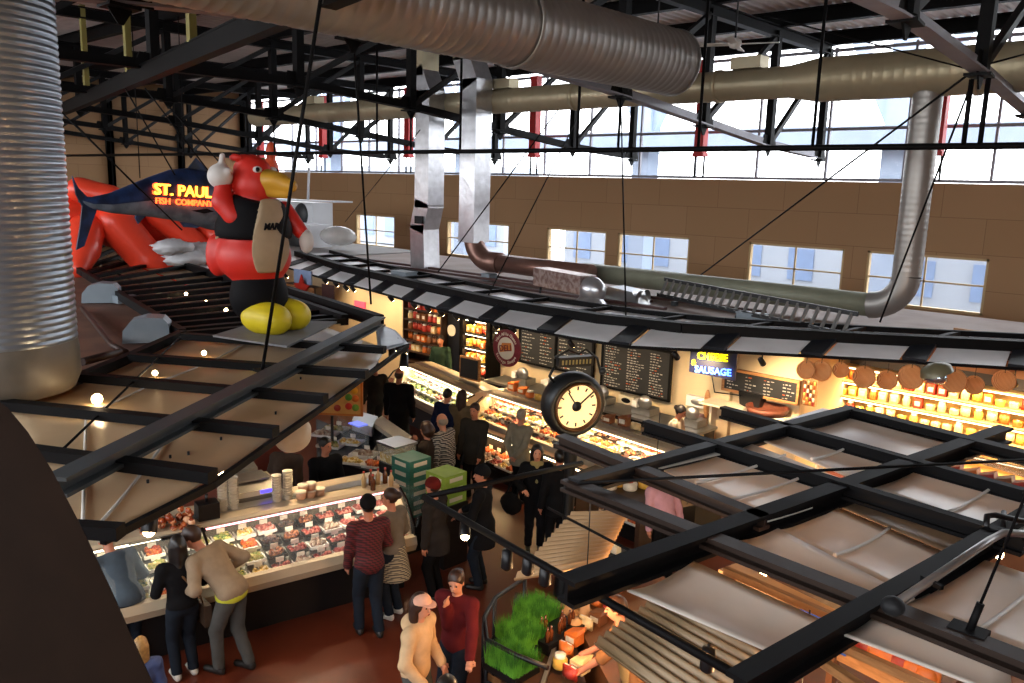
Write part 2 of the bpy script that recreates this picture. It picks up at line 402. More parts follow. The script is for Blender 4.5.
def parked_car(x, y, m, label):
    t = thing('parked_car', (x, y, 0), label, 'car')
    prof = [(-2.1, .35), (-2.1, .85), (-1.4, 1.0), (-.8, 1.45), (.8, 1.45), (1.4, .98), (2.1, .85), (2.1, .35)]
    make('car_body', MB().prism([(x+a, y-.85, b) for a, b in prof], (0, 1.7, 0)), m, t)
    make('car_window', MB().prism([(x+a, y-.87, b) for a, b in [(-1.2, 1.0), (-.72, 1.38), (.72, 1.38), (1.15, 1.0)]], (0, 1.74, 0)), WGL, t)
    for s in (-1.3, 1.3): make('wheel', MB().tube([(x+s, y-.9, .33), (x+s, y+.9, .33)], .33, 14), mat('tyre_rubber', '#3c3f45', .8), t)
parked_car(-14.5, 31, mat('car_silver', '#6b7480', .3, .4), 'silver car parked outside behind the window with the blue door')
parked_car(-8.5, 30.5, mat('car_yellow', '#8f6a10', .4), 'yellow car parked outside behind the rightmost low window')
parked_car(-24, 32, mat('car_blue', '#3c5580', .3, .3), 'blue car parked outside behind the middle low windows')

# ================================================================== ducts
DUCT = mat('galvanised_duct', '#9c9893', .42, .6, .10, 2)
DUCTW = mat('pale_galvanised_duct', '#b5a98c', .42, .5, .08, 2)
def spiral_duct(p, q, r, pitch, n=40, rib=.012):
    """tube with a raised seam every pitch metres"""
    p, q = V(p), V(q); L_ = (q-p).length; d = (q-p)/L_; pts = []; rs = []; k = 0.
    while k < L_:
        for dd, rr in ((0, 0), (.02, rib), (.05, rib), (.07, 0)):
            if k+dd < L_: pts.append(p+d*(k+dd)); rs.append(r+rr)
        k += pitch
    pts.append(q); rs.append(r)
    return MB().tube(pts, rs, n, True, False)
def ring(p, d, r, w=.05, t=.02, n=40):
    p, d = V(p), V(d).normalized(); return MB().tube([p-d*w, p-d*w*.9, p+d*w*.9, p+d*w], [r, r+t, r+t, r], n, True, False)
o = make('round_duct', spiral_duct((-8.8, -7, 7.83), (-8.8, 13.55, 7.83), .575, .17, 40, .006), DUCT)
tag(o, 'large round spiral duct hanging across the top of the hall, open end at right', 'duct')
make('end_cap', MB().lathe([(.6, 0), (.6, .03), (.57, .04), (.55, -.12), (.0, -.16)], (-8.8, 13.53, 7.83), 40, (0, 1, 0)), DUCT, o)
for y in (3., 9.3): make('seam_band', ring((-8.8, y, 7.83), (0,1,0), .59), DUCT, o)
for y in (2, 8, 13): make('hanger_strap', MB().bar((-8.8, y, 8.4), (-8.8, y, ZD-.1), .04, .01), GREYST, o)
b = spiral_duct((-30, 17.2, 7.85), (-8.2, 17.2, 7.85), .33, .2, 28, .003)
o = make('round_duct', b, DUCTW); tag(o, 'long pale spiral duct running beside the clerestory windows', 'duct')
make('reducer', MB().tube([(-8.25, 17.2, 7.85), (-7.6, 17.2, 7.85)], [.33, .44], 28, True, False), DUCTW, o)
make('wide_section', spiral_duct((-7.6, 17.2, 7.85), (6, 17.2, 7.85), .44, .2, 28, .003), DUCTW, o)
for x in (-22, -14, -9.9, -4.6): make('seam_band', ring((x, 17.2, 7.85), (1,0,0), .34 if x < -8 else .45), DUCTW, o)
for x in (-16.6, -9.2, -26): make('supply_box', MB().box((x, 17.2, 8.3), (.7, .4, .25)), DUCTW, o)
# riser at right with elbow into the low pipe
yv = 17.2; xv = -5.45
pts = [(xv, yv, 7.6), (xv, yv, 4.0)]
for k in range(1, 9):
    a = R(90*k/8); pts.append((xv-.65+.65*math.cos(a), yv, 4.0-.65*math.sin(a)))
o = make('riser_duct', spiral_duct((xv, yv, 7.5), (xv, yv, 4.0), .27, .12, 28, .003), DUCT)
tag(o, 'vertical spiral duct dropping in front of the rightmost low window', 'duct')
make('elbow', MB().tube(pts[1:], .27, 28, True, False), DUCT, o)
make('horizontal_run', MB().tube([(xv-.65, yv, 3.35), (-13.5, yv, 3.35)], .24, 28, True, True), mat('sage_duct_wrap', '#8d8f7c', .5, .2, .1, 3), o)
# two square-section risers in the middle
FOIL = mat('foil_duct_wrap', '#c3c4c8', .28, .75, .12, 5, bump=.4); REDW = mat('red_brown_duct_side', '#7c3a33', .4, .5, .15, 4)
def square_duct(path, w, label):
    t = thing('square_duct', (path[-1][0], path[-1][1], 3.05), label, 'duct')
    for i, (a, b) in enumerate(zip(path, path[1:])):
        a, b = V(a), V(b)
        e_ = (b-a).normalized()*.09
        make('duct_section', MB().bar(a-e_, b+e_, w, w, up=(0, 1, 0)), FOIL if i != 0 else DUCTW, t)
        sd = V(-w/2-.006, 0, 0); make('side_face', MB().bar(a+sd, b+sd, w*.98, .012, up=(1, 0, 0)), REDW, t)  # thin plate colours one side of each section red brown
    return t
xa, ya = -19.2, 16.6
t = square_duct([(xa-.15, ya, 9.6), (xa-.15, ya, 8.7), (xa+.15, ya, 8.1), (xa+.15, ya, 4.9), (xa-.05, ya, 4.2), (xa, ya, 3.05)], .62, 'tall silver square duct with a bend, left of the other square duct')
make('damper_plate', MB().box((xa+.1, ya-.35, 4.45), (.35, .06, .22)), GREYST, t)
xb = -17.1
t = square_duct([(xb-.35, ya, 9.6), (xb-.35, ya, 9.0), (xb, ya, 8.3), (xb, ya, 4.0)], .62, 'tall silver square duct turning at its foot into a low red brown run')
ROSE = mat('rose_brown_duct', '#86655a', .35, .6, .12, 4)
make('foot_elbow', MB().tube([(xb, ya, 4.3)]+[(xb+.7-.7*math.cos(R(a)), ya, 4.1-.7*math.sin(R(a))) for a in range(0, 91, 15)]+[(xb+1.1, ya, 3.4)], .29, 20), ROSE, t)
make('low_run', MB().tube([(xb+.95, ya, 3.4), (-12.8, ya, 3.38)], .25, 20), ROSE, t)
# foreground vertical duct at the left edge
c = G(2, 392, 3.02); RC = .80
BLGAL = mat('bright_galvanised_duct', '#8f97a1', .33, .8, .08, 1.5)
t = thing('riser_duct', (c.x, c.y, 3.0), 'very large ribbed vertical duct filling the left edge', 'duct')
make('ribbed_shell', spiral_duct((c.x, c.y, 3.62), (c.x, c.y, 10.2), RC, .075, 56, .012), BLGAL, t)
make('collar', MB().lathe([(RC*.72, .0), (RC*.95, .06), (RC*1.03, .22), (RC*1.03, .52), (RC, .66)], (c.x, c.y, 3.0), 48), mat('clear_collar_wrap', '#5d564c', .45, .0, .2, 3), t)
make('latch', MB().bar((c.x+.52, c.y+.5, 3.45), (c.x+.5, c.y+.5, 3.62), .04, .1), CHROME, t)

# dark curved guard panel in the lower left foreground
pp = [(-6, 398), (8, 408), (28, 432), (52, 470), (78, 520), (108, 584), (135, 645), (160, 700)]
rim = [CP + ray(px, py)*1.6 for px, py in pp]
mb = MB(); vs = []; n = len(rim)
gd = V(-.731, -.682, 0)
for k in range(6):
    for p in rim: vs.append(p + gd*(k*.16) + V(0, 0, -.02*k*k) )
fs = [(k*n+i, k*n+i+1, (k+1)*n+i+1, (k+1)*n+i) for k in range(5) for i in range(n-1)]
mb.add(vs+[V(v)-V(0,0,.03)+_fwd*.02 for v in vs], fs+[tuple(a+len(vs) for a in f)[::-1] for f in fs]+[(i, i+1, len(vs)+i+1, len(vs)+i) for i in range(n-1)], True)
o = make('balcony_guard', mb, mat('dark_brown_laminate', '#1b110b', .7, 0, .12, 14, spec=.05)); tag(o, 'dark brown curved balcony guard in the lower left corner', 'guard panel')
# ceiling fan
q = WY(735, 44, 16.0); t = thing('ceiling_fan', q, 'white ceiling fan with thin blades hanging right of the big duct', 'fan')
make('down_rod', MB().tube([q, (q.x, q.y, ZD-.1)], .02), GREYST, t)
make('motor', MB().lathe([(.02, .12), (.12, .08), (.14, 0), (.1, -.07), (.0, -.1)], q, 16), WHITEP, t)
for k in range(4):
    a = R(20+90*k); d = V(math.cos(a), math.sin(a), 0); n_ = V(-d.y, d.x, .25).normalized()
    make('blade', MB().box(q+d*.5, (.75, .14, .015), (d, n_, d.cross(n_))), WHITEP, t)

# warm uplighter high on the left, out of the picture, washing the near end of the big duct
t = thing('uplighter', (-8.2, -.2, 5.9), 'round black uplighter hung beneath the near end of the big duct', 'lamp')
make('lamp_housing', MB().lathe([(0, -.2), (.16, -.16), (.2, 0), (.17, .0), (.13, -.1), (0, -.12)], (-8.2, -.2, 6.1), 18), GUS, t)
make('lamp_bulb', MB().ell((-8.2, -.2, 6.06), (.08, .08, .06)), mat('uplighter_glow', '#ffe08a', .4, 0, 0, emit='#ffd060', es=20), t)
make('suspension', MB().tube([(-8.2, -.2, 5.95), (-8.5, -.2, 6.0), (-8.5, -.2, 7.4)], .015), GUS, t)
l = bpy.data.lights.new('uplight', 'SPOT'); l.energy = 260; l.color = (1, .8, .38); l.spot_size = R(130); l.spot_blend = .9; l.shadow_soft_size = .1
o = bpy.data.objects.new('uplighter_light', l); COL.objects.link(o); o.location = (-8.2, -.2, 6.2); o.rotation_euler = V(-.1, .7, .7).to_track_quat('-Z', 'Y').to_euler()

# ================================================================== canopies
ZC = 3.0
HOUS = mat('lamp_housing', '#121214', .4, .3, .1, 5)
def track_light(p, aim, m=BULB, label=None, watt=18, cone=True, size=1.0):
    """small black can lamp with a glowing face; the light comes from a lamp inside"""
    p = V(p); d = V(aim).normalized(); t = thing('track_light', p, label or 'small black track lamp', 'lamp', 'track lamps around the stalls')
    make('yoke', MB().tube([p+V(0,0,.12*size), p+V(0,0,.02)], .012, 6), HOUS, t)
    make('lamp_can', MB().lathe([(.0, -.1*size), (.045*size, -.09*size), (.055*size, .06*size), (.05*size, .07*size)], p, 14, d), HOUS, t)
    make('lamp_bulb', MB().ell(p+d*.06*size, (.04*size, .04*size, .04*size)), m, t)
    if watt:
        l = bpy.data.lights.new('spot', 'SPOT'); l.energy = watt; l.color = (1, .72, .42); l.spot_size = R(110); l.spot_blend = .8; l.shadow_soft_size = .04
        o = bpy.data.objects.new('track_lamp_light', l); COL.objects.link(o); o.location = p+d*.12*size
        o.rotation_euler = d.to_track_quat('-Z', 'Y').to_euler()
    return t

def pbeam(parent, a, b, w, h, m, z=ZC, kind='i', ext=0):
    a, b = G(a[0], a[1], z), G(b[0], b[1], z); d = (b-a)*ext
    mb = MB()
    (mb.ibeam if kind == 'i' else mb.bar)(a-d, b+d, w, h)
    return make('beam', mb, m, parent)
# ---- right hand canopy
t = thing('steel_canopy', (-2.5, 7, 2.9), 'large black steel canopy grid with pale panels at lower right', 'canopy')
RC_T = t
pbeam(t, (575, 487), (1024, 665), .15, .1, BROWNST, ext=.03)          # A
pbeam(t, (560, 440), (765, 523), .13, .12, BROWNST)                   # E
pbeam(t, (645, 427), (1024, 546), .1, .15, BLACK)                    # B
pbeam(t, (722, 412), (1024, 497), .1, .14, BLACK)                    # C
pbeam(t, (850, 413), (1030, 459), .16, .13, BLACK)                    # D
pbeam(t, (566, 592), (1005, 434), .16, .18, BLACK, z=2.97, ext=.0)      # P
pbeam(t, (573, 487), (852, 412), .13, .14, GREYST)                     # Q
pbeam(t, (735, 692), (1034, 516), .13, .18, BLACK, z=2.97)             # R
def panel(parent, corners, z, sag=.06, ribs=0, m=PANEL, nm='panel'):
    """corners: four pixel positions in order; a slightly bowed translucent sheet"""
    c = [G(px, py, z) for px, py in corners]
    f = lambda u, v: (c[0]*(1-u)+c[1]*u)*(1-v)+(c[3]*(1-u)+c[2]*u)*v - V(0, 0, sag*(1-4*(u-.5)**2)*.5)
    o = make(nm, MB().sheet(f, 8, 8, .012), m, parent)
    for k in range(ribs):
        uu = (k+1)/(ribs+1); mb = MB()
        mb.tube([f(j/8, uu)+V(0,0,.02) for j in range(9)], .014, 6)
        make('panel_rib', mb, mat('pale_rib', '#cfcac2', .4, 0, .03), parent)
    return o
zp = 2.97
panel(t, [(598, 488), (660, 470), (760, 515), (705, 536)], zp-.02, .03, 0, mat('clear_sheet', '#dfe8e8', .1, 0, 0, alpha=.06)) if False else None
panel(t, [(664, 470), (752, 444), (862, 486), (768, 521)], zp, .05, 2)
panel(t, [(764, 441), (793, 431), (920, 463), (866, 484)], zp, .05, 1)
panel(t, [(634, 467), (700, 444), (742, 449), (662, 468)], zp, .0, 0, PANEL)
panel(t, [(770, 425), (822, 408), (850, 413), (800, 429)], zp, .0, 0, PANELW)
panel(t, [(800, 430), (850, 414), (966, 446), (922, 463)], zp, .05, 0, PANEL)
panel(t, [(872, 488), (925, 466), (1075, 512), (1034, 545)], zp, .05, 1)
panel(t, [(965, 458), (1000, 448), (1070, 462), (1050, 484)], zp, .03, 0, mat('clear_corrugated_sheet', '#b9b09c', .15, .1, .1, 2, alpha=.45))
panel(t, [(722, 540), (778, 528), (915, 598), (868, 606)], zp, .08, 0)
panel(t, [(775, 528), (830, 504), (960, 560), (905, 592)], zp-.07, .06, 1)
panel(t, [(832, 503), (868, 492), (1000, 535), (962, 558)], zp-.09, .04, 0, mat('brown_sheet', '#7b644d', .4, 0, .1, 2))
panel(t, [(905, 604), (985, 560), (1110, 600), (1060, 668)], zp-.04, .05, 1)
panel(t, [(627, 590), (692, 560), (840, 628), (795, 662)], zp-.06, .1, 0)
panel(t, [(838, 632), (872, 616), (1010, 668), (1015, 700)], zp-.03, .03, 0)
# thin lit edge rails below the gaps
for a, b in (((725, 570), (862, 630)), ((832, 642), (960, 700)), ((812, 655), (880, 700)), ((838, 510), (965, 562)), ((612, 480), (655, 468))):
    p, q = G(a[0], a[1], 2.8), G(b[0], b[1], 2.8); make('edge_rail', MB().bar(p, q, .05, .05), WOOD if a[1] > 560 else BLACK, t)
# conduit along beam R
p = [G(895, 604, 3.13), G(990, 540, 3.13), G(1003, 533, 3.13), G(1040, 534, 3.13)]
o = make('conduit', MB().tube(p, .028, 10), CHROME); tag(o, 'grey conduit pipe with a junction box on the right hand canopy beam', 'pipe')
make('junction_box', MB().ell(G(893, 606, 3.12), (.07, .07, .06)).tube([G(884, 602, 3.12), G(906, 598, 3.12)], .012), GREYST, o)
make('pipe_clamp', MB().bar(G(922, 577, 3.12), G(942, 588, 3.12), .03, .03), BLACK, o)
p = [G(986, 528, 3.14), G(987, 516, 3.2), G(995, 515, 3.2), G(1040, 525, 3.14)]
o = make('pipe_bracket', MB().tube(p, .022, 8).tube([G(1003, 530, 3.05), G(1004, 512, 3.1)], .02), HOUS); tag(o, 'small black bent pipe fitting at the right edge of the canopy', 'pipe')

# tubular lamp frame hanging in front
z2 = 2.72
p0, p1, p2 = G(424, 497, z2), G(582, 463, z2), G(752, 684, z2)
t = thing('lamp_frame', p0, 'thin black tube frame carrying spot lamps above the aisle', 'frame')
make('front_tube', MB().tube([p0, p2], .03, 8), BLACK, t); make('side_tube', MB().tube([p0, p1], .028, 8), BLACK, t)
make('brace_tube', MB().tube([G(548, 508, z2), G(640, 556, z2)], .012, 6), BLACK, t)
mdark = mat('lamp_glass_off', '#2a2622', .2)
for i, (px, py, on) in enumerate(((465, 530, 1), (507, 560, 0), (528, 565, 0), (545, 576, 0), (708, 660, 0))):
    track_light(G(px, py, z2-.18), (0, 0, -1) if not on else (.55, -.5, -.7), BULB if on else mdark,
        'black spot lamp on the thin tube frame above the aisle, %s from the left%s' % (ORD[i], ', shining' if on else ', unlit'), 25 if on else 0, size=.95)

# corrugated awnings
def corrugated(name, corners, z, m, label, waves, thick=.012, amp=.03):
    c = [G(px, py, z_) for (px, py), z_ in zip(corners, z)]
    n = waves*6
    mb = MB(); f = lambda u, v: (c[0]*(1-u)+c[1]*u)*(1-v)+(c[3]*(1-u)+c[2]*u)*v + V(0, 0, amp*math.sin(2*math.pi*waves*v))
    mb.sheet(f, 1, n, thick)
    return tag(make(name, mb, m), label, 'awning')
AWN = mat('cream_corrugated_metal', '#b08c62', .45, .1, .06, 3)
AWN2 = mat('grey_corrugated_metal', '#8a7558', .45, .2, .06, 3)
corrugated('corrugated_awning', [(572, 513), (628, 512), (604, 563), (514, 578)], [2.25, 2.25, 2.15, 2.0], AWN, 'small cream corrugated metal awning lit from beneath, left of the large canopy', 14)
corrugated('corrugated_awning', [(655, 598), (766, 655), (700, 720), (594, 642)], [2.35, 2.35, 2.1, 2.1], AWN2, 'grey corrugated metal awning under the lower canopy panel', 9)
# patch panel: sheet fn in u runs along corner0->corner1
# ---- left canopy
LB = mat('dark_canopy_steel', '#0e0e0f', .6, .0, .12, 3)
t = thing('steel_canopy', (-9.2, 5, 2.9), 'black steel canopy with grey panels on the left, above the long counter', 'canopy')
edgeL = [G(-10, 404, ZC), G(77, 380, ZC), G(135, 356, ZC), G(183, 334, ZC)]
edgeR = [G(102, 533, ZC), G(213, 478, ZC), G(276, 434, ZC), G(326, 400, ZC), G(408, 342, ZC)]
bars = [((-20, 402), (276, 432)), ((70, 376), (326, 399)), ((131, 357), (367, 374)), ((183, 336), (385, 350)), ((20, 450), (213, 476))]
def lerp(a, b, u): return a+(b-a)*u
for a, b in bars: make('crossbar', MB().bar(G(a[0], a[1], 3.06), G(b[0], b[1], 3.06), .14, .1), BLACK, t)
make('crossbar', MB().bar(G(60, 528, 3.02), G(121, 532, 3.02), .12, .1), BLACK, t)
make('main_beam', MB().ibeam(G(55, 487, 3.14), G(380, 321, 3.14), .2, .16), mat('slate_beam', '#34383a', .5, 0, .1, 3), t)
for (a, b) in zip(edgeR, edgeR[1:]): make('edge_rail', MB().bar(a-V(0,0,.06), b-V(0,0,.06), .05, .06), BLACK, t)
for (a, b) in zip(edgeL, edgeL[1:]): make('edge_beam', MB().bar(a, b, .12, .14), BLACK, t)
make('end_beam', MB().bar(G(286, 291, 3.05), G(380, 321, 3.05), .16, .22), BLACK, t)
LPAN = pattern('warm_polycarbonate_panel', 'noise', '#c2ad8c', '#cfba99', 1.5, .3)
translucent(LPAN, .4, '#efd9b0')
for cs in ([(70, 530), (25, 452), (212, 477), (108, 531)], [(25, 452), (0, 405), (274, 434), (212, 477)], [(10, 403), (72, 378), (324, 401), (276, 434)],
           [(72, 378), (133, 358), (365, 376), (326, 401)], [(133, 358), (185, 337), (385, 350), (367, 376)]):
    panel(t, cs, 2.96, .03, 2, LPAN)
panel(t, [(190, 336), (222, 322), (300, 318), (384, 348)], 2.96, .0, 0, LPAN)
panel(t, [(378, 352), (375, 322), (395, 330), (408, 343)], 2.98, .0, 0, mat('pale_blue_sheet', '#a9b4c0', .3, 0, .05))
# far left section of slatted bars
e1 = [G(183, 334, ZC), G(75, 268, ZC)]; e2 = [G(345, 320, ZC), G(218, 276, ZC), G(84, 236, ZC)]
t2 = thing('slatted_canopy', (-20, 9, 2.9), 'far part of the left canopy, many thin black slats behind the bird', 'canopy')
a0, a1 = e1; b0, b1, b2 = e2
a1 = a0+(a1-a0)*1.3
for k in range(19):
    u = (k/18)**1.25; p = a0.lerp(a1, u); q = b0.lerp(b1, u/.45) if u < .45 else b1.lerp(b2, (u-.45)/.55)
    make('slat', MB().bar(p, q, .16, .09), BLACK, t2)
    if k < 18:
        u2 = ((k+1)/18)**1.25; p2 = a0.lerp(a1, u2); q2 = b0.lerp(b1, u2/.45) if u2 < .45 else b1.lerp(b2, (u2-.45)/.55)
        for f0, f1 in ((.02, .3), (.34, .62), (.66, .97)):
            a_, b_, c_, d_ = p.lerp(q, f0), p.lerp(q, f1), p2.lerp(q2, f1), p2.lerp(q2, f0)
            make('panel', MB().prism([v-V(0,0,.07) for v in (a_, b_, c_, d_)], (0, 0, -.01)), LPAN, t2)
make('edge_beam', MB().bar(a0, a1, .12, .16), BLACK, t2); make('edge_beam', MB().bar(b1, b2, .14, .2), BLACK, t2); make('edge_beam', MB().bar(b0, b1, .14, .2), BLACK, t2)
# bulbs seen through the left panels
for i, (px, py) in enumerate(((97, 399), (155, 373), (204, 353), (186, 294), (206, 302), (226, 310))):
    o = make('warm_bulb', MB().ell(G(px, py, 3.02), (.035 if i != 0 else .06,)*3), BULB); tag(o, 'small warm bulb glowing on the left canopy panels, %s from the front' % ORD[i], 'bulb', 'bulbs on the left canopy')
l = bpy.data.lights.new('bulb', 'POINT'); l.energy = 6; l.color = (1, .7, .4); l.shadow_soft_size = .05; o = bpy.data.objects.new('canopy_bulb_light', l); COL.objects.link(o); o.location = G(97, 399, 3.12)
# grey board under the bird
bc = [G(213, 337, 3.12), G(262, 322, 3.12), G(337, 323, 3.12), G(287, 348, 3.12)]
o = make('base_board', MB().prism(bc, (0, 0, .03)), mat('grey_board', '#6d6d70', .6, 0, .1, 3)); tag(o, 'grey board lying on the canopy under the inflatable bird', 'board')
# brown roof at far left with two grey vents
BRROOF = pattern('brown_roof_membrane', 'noise', '#5f4032', '#6f4c3a', 1.5, .7)
rp = [G(-60, 420, 2.8), G(70, 384, 2.8), G(178, 336, 2.8), G(70, 262, 2.8), G(-60, 262, 2.8)]
o = make('stall_roof', MB().prism([p for p in rp], (0, 0, -.2)), BRROOF); tag(o, 'red brown flat stall roof beside the ribbed duct on the left', 'roof')
VENT = mat('blue_grey_vent', '#7d8890', .5, .2, .1, 3)
for (px, py, s, pos) in ((100, 303, .36, 'farther'), (146, 343, .36, 'nearer')):
    c = G(px, py, 2.82); ax = V(.5, .86, 0); mb = MB()
    prof = [(-s, 0), (-s*.95, .2), (-s*.6, .36), (0, .42), (s*.75, .4), (s, .3), (s, 0)]
    mb.prism([c+ax*a+V(0,0,b) for a, b in prof], V(-.86, .5, 0)*.45)
    tag(make('roof_vent', mb, VENT), 'rounded blue grey roof vent on the brown stall roof, the %s one' % pos, 'vent')
c = G(125, 303, 2.82); tag(make('junction_box', MB().box(c+V(0,0,.09), (.3, .4, .16)), VENT), 'small blue grey box between the two rounded roof vents', 'box')
o = make('roof_pipe', MB().tube([G(82, 308, 2.9), G(112, 345, 2.95), G(126, 352, 2.95)], .045).tube([G(82, 362, 2.95), G(120, 352, 2.95)], .06), mat('rusty_pipe', '#33221d', .5, .4)); tag(o, 'dark pipe with valves on the brown roof beside the ribbed duct', 'pipe')

# ---- back stall canopy
BEAM = [(-24.2, 15.3), (-19.6, 13.85), (-15.1, 12.95), (-11.6, 12.35), (-9.35, 12.45), (-7.8, 12.85), (-5.35, 14.4), (-3.0, 16.1), (-.5, 17.6), (3, 19)]
LIP = [(-24.0, 14.2), (-19.3, 13.1), (-16.7, 12.65), (-11.9, 11.6), (-9.25, 11.5), (-8.1, 11.65), (-7.45, 12.15), (-4.95, 13.95), (-2.9, 15.25), (-.3, 16.8), (3, 18.4)]
def path_at(P, u):
    L_ = [0]
    for a, b in zip(P, P[1:]): L_.append(L_[-1]+math.hypot(b[0]-a[0], b[1]-a[1]))
    s = u*L_[-1]
    for i in range(len(P)-1):
        if s <= L_[i+1]+1e-6:
            k = (s-L_[i])/(L_[i+1]-L_[i]); return V(P[i][0]+(P[i+1][0]-P[i][0])*k, P[i][1]+(P[i+1][1]-P[i][1])*k, 0)
t = thing('steel_canopy', (-9, 13, 2.9), 'curving black canopy edge with white panels over the back stalls', 'canopy')
for nm, P, z, w, h, m in (('main_beam', BEAM, 3.1, .24, .18, BLACK), ('front_tube', LIP, 2.84, .05, .05, BLACK)):
    mb = MB()
    for a, b in zip(P, P[1:]): mb.bar((a[0], a[1], z), (b[0]+(b[0]-a[0])*.01, b[1]+(b[1]-a[1])*.01, z), w, h)
    make(nm, mb, m, t)
mb = MB()
for a, b in zip(BEAM, BEAM[1:]): mb.bar((a[0]+.2, a[1]+1.15, 3.14), (b[0]+.2, b[1]+1.15, 3.14), .08, .1)
make('rear_beam', mb, BLACK, t)
N = 18
for k in range(N):
    u0, u1 = k/N, (k+1)/N; um = u0+(u1-u0)*.72
    A, B_, C_, D_ = path_at(LIP, u0), path_at(LIP, um), path_at(BEAM, um), path_at(BEAM, u0)
    lo, hi = V(0,0,2.87), V(0,0,3.04)
    make('panel', MB().prism([A+lo, B_+lo, C_+hi, D_+hi], (0,0,-.012)), PANELW, t)
    E_, F_ = path_at(LIP, u1), path_at(BEAM, u1)
    mid1, mid2 = (B_+E_)/2, (C_+F_)/2
    make('cross_rib', MB().bar(mid1+V(0,0,2.88), mid2+V(0,0,3.06), (E_-B_).length*.8, .05), mat('navy_steel', '#10151d', .5, .0), t)
    make('rear_rib', MB().bar(mid2+V(0,0,3.1), mid2+V(.2,1.15,3.14), .1, .07), BLACK, t)
    if k < 15: make('rear_panel', MB().prism([D_+V(.05,.15,3.07), C_+V(.05,.15,3.07), C_+V(.2,1.05,3.1), D_+V(.2,1.05,3.1)], (0,0,-.012)), PANELW, t)
# stall roof behind
mb = MB(); top = [(x+.2, y+1.2) for x, y in BEAM]
o = make('stall_roof', MB().prism([(x, y, 2.95) for x, y in top]+[(3, 20.4, 2.95), (-24, 20.4, 2.95)], (0,0,-.15)), pattern('pinkish_roof_membrane', 'noise', '#9a857b', '#8a746a', .8, .6)); tag(o, 'long pinkish brown roof over the back stalls', 'roof')
# white clutter far left end
o = make('stall_roof', MB().prism([(-24.4, 14.5, 2.95), (-24.4, 21, 2.95), (-42, 21, 2.95), (-42, 12.5, 2.95), (-30, 14.2, 2.95)], (0,0,-.15)), mat('white_roof_membrane', '#8f8b88', .6, 0, .1, 1)); tag(o, 'pale roof at the far left end of the hall', 'roof')
RIB = mat('dark_ridge', '#4a2c27', .6, 0, .1, 2)
for i, (y, x0, x1) in enumerate(((15.1, -16.5, -9.6), (15.9, -22, -10.5), (16.5, -23, -8))):
    tag(make('roof_rail', MB().bar((x0, y, 3.02), (x1, y, 3.02), .12, .06), RIB), 'dark red rail lying along the back stall roof, %s from the front' % ORD[i], 'rail', 'rails on the back roof')
# ladder
la, lb = G(668, 279, 3.48), G(862, 314, 3.48)
d = (lb-la).normalized(); n_ = V(-d.y, d.x, 0)
t = thing('ladder', (la.x, la.y, 3.1), 'long aluminium ladder lying on the back roof beside the pipe', 'ladder')
off = -n_*.1; LAD = mat('ladder_side', '#3a3c3e', .4, .4, .1, 4); LR = mat('ladder_rung', '#9b9c9a', .35, .7, .08, 4)
up2 = V(0, 0, .36)
make('stile', MB().bar(la+off, lb+off, .035, .08), LAD, t); make('stile', MB().bar(la+off-n_*.18-up2, lb+off-n_*.18-up2, .035, .08), LAD, t)
Ln = (lb-la).length
for k in range(22):
    p = la+off+d*(Ln*(k+.5)/22); make('rung', MB().bar(p, p-n_*.18-up2, .05, .05), LR, t)
for s in (.12, .5, .9):
    p = la+off-n_*.18-up2+d*Ln*s; make('support_block', MB().box((p.x, p.y, 3.0), (.12, .12, .1)), LAD, t)
# foil wrapped box
f0, f1 = G(541, 276, 3.4), G(588, 285, 3.4)
t = thing('wrapped_duct_unit', (f0.x, f0.y, 3.0), 'crinkled silver foil wrapped duct unit on the back roof', 'duct')
make('wrapped_body', MB().bar(f0, f1, .45, .42), pattern('pinkish_foil', 'noise', '#8c7069', '#b3a29b', 9, .35, .5, bump=.6), t)
make('foil_elbow', MB().ell(f1+V(.15,-.03,-.1), (.34, .25, .3), n=18, m=12, jit=.035), FOIL, t); make('foil_boot', MB().lathe([(.42, -.0), (.36, .06), (.24, .2)], f1+V(.16,-.1,-.43), 14), FOIL, t)
make('leg', MB().bar(f0+V(0,0,-.2), (f0.x, f0.y, 2.98), .04, .04), GREYST, t)
c = G(622, 298, 3.05); t = thing('roof_fan', (c.x, c.y, 2.95), 'low grey metal roof fan housing right of the foil unit', 'vent')
make('housing', MB().prism([c+V(a, -.25, b) for a, b in ((-.55, -.1), (-.5, .12), (-.2, .26), (.45, .2), (.62, -.1))], (0, .55, 0)), CHROME, t)
make('mouth', MB().lathe([(.2, 0), (.24, .12)], c+V(.5, 0, .05), 14, (1, 0, -.2)), CHROME, t)
for nm, px, py, s, lb_ in (('junction_box', 752, 317, (.55, .3, .16), 'grey metal box on the back roof below the ladder'), ('junction_box', 404, 277, (.6, .4, .3), 'grey metal box on the back roof near the square ducts'), ('junction_box', 489, 277, (.3, .3, .18), 'small grey box on the back roof behind the cables')):
    c = G(px, py, 3.05); tag(make(nm, MB().box(c, s).box(c+V(0,0,s[2]/2), (s[0]*1.08, s[1]*1.08, .02)), VENT), lb_, 'box')
o = make('wooden_plank', MB().bar(G(955, 329, 3.05), G(1040, 342, 3.05), .12, .06), WOOD); tag(o, 'light wooden plank lying at the right end of the back roof', 'plank')
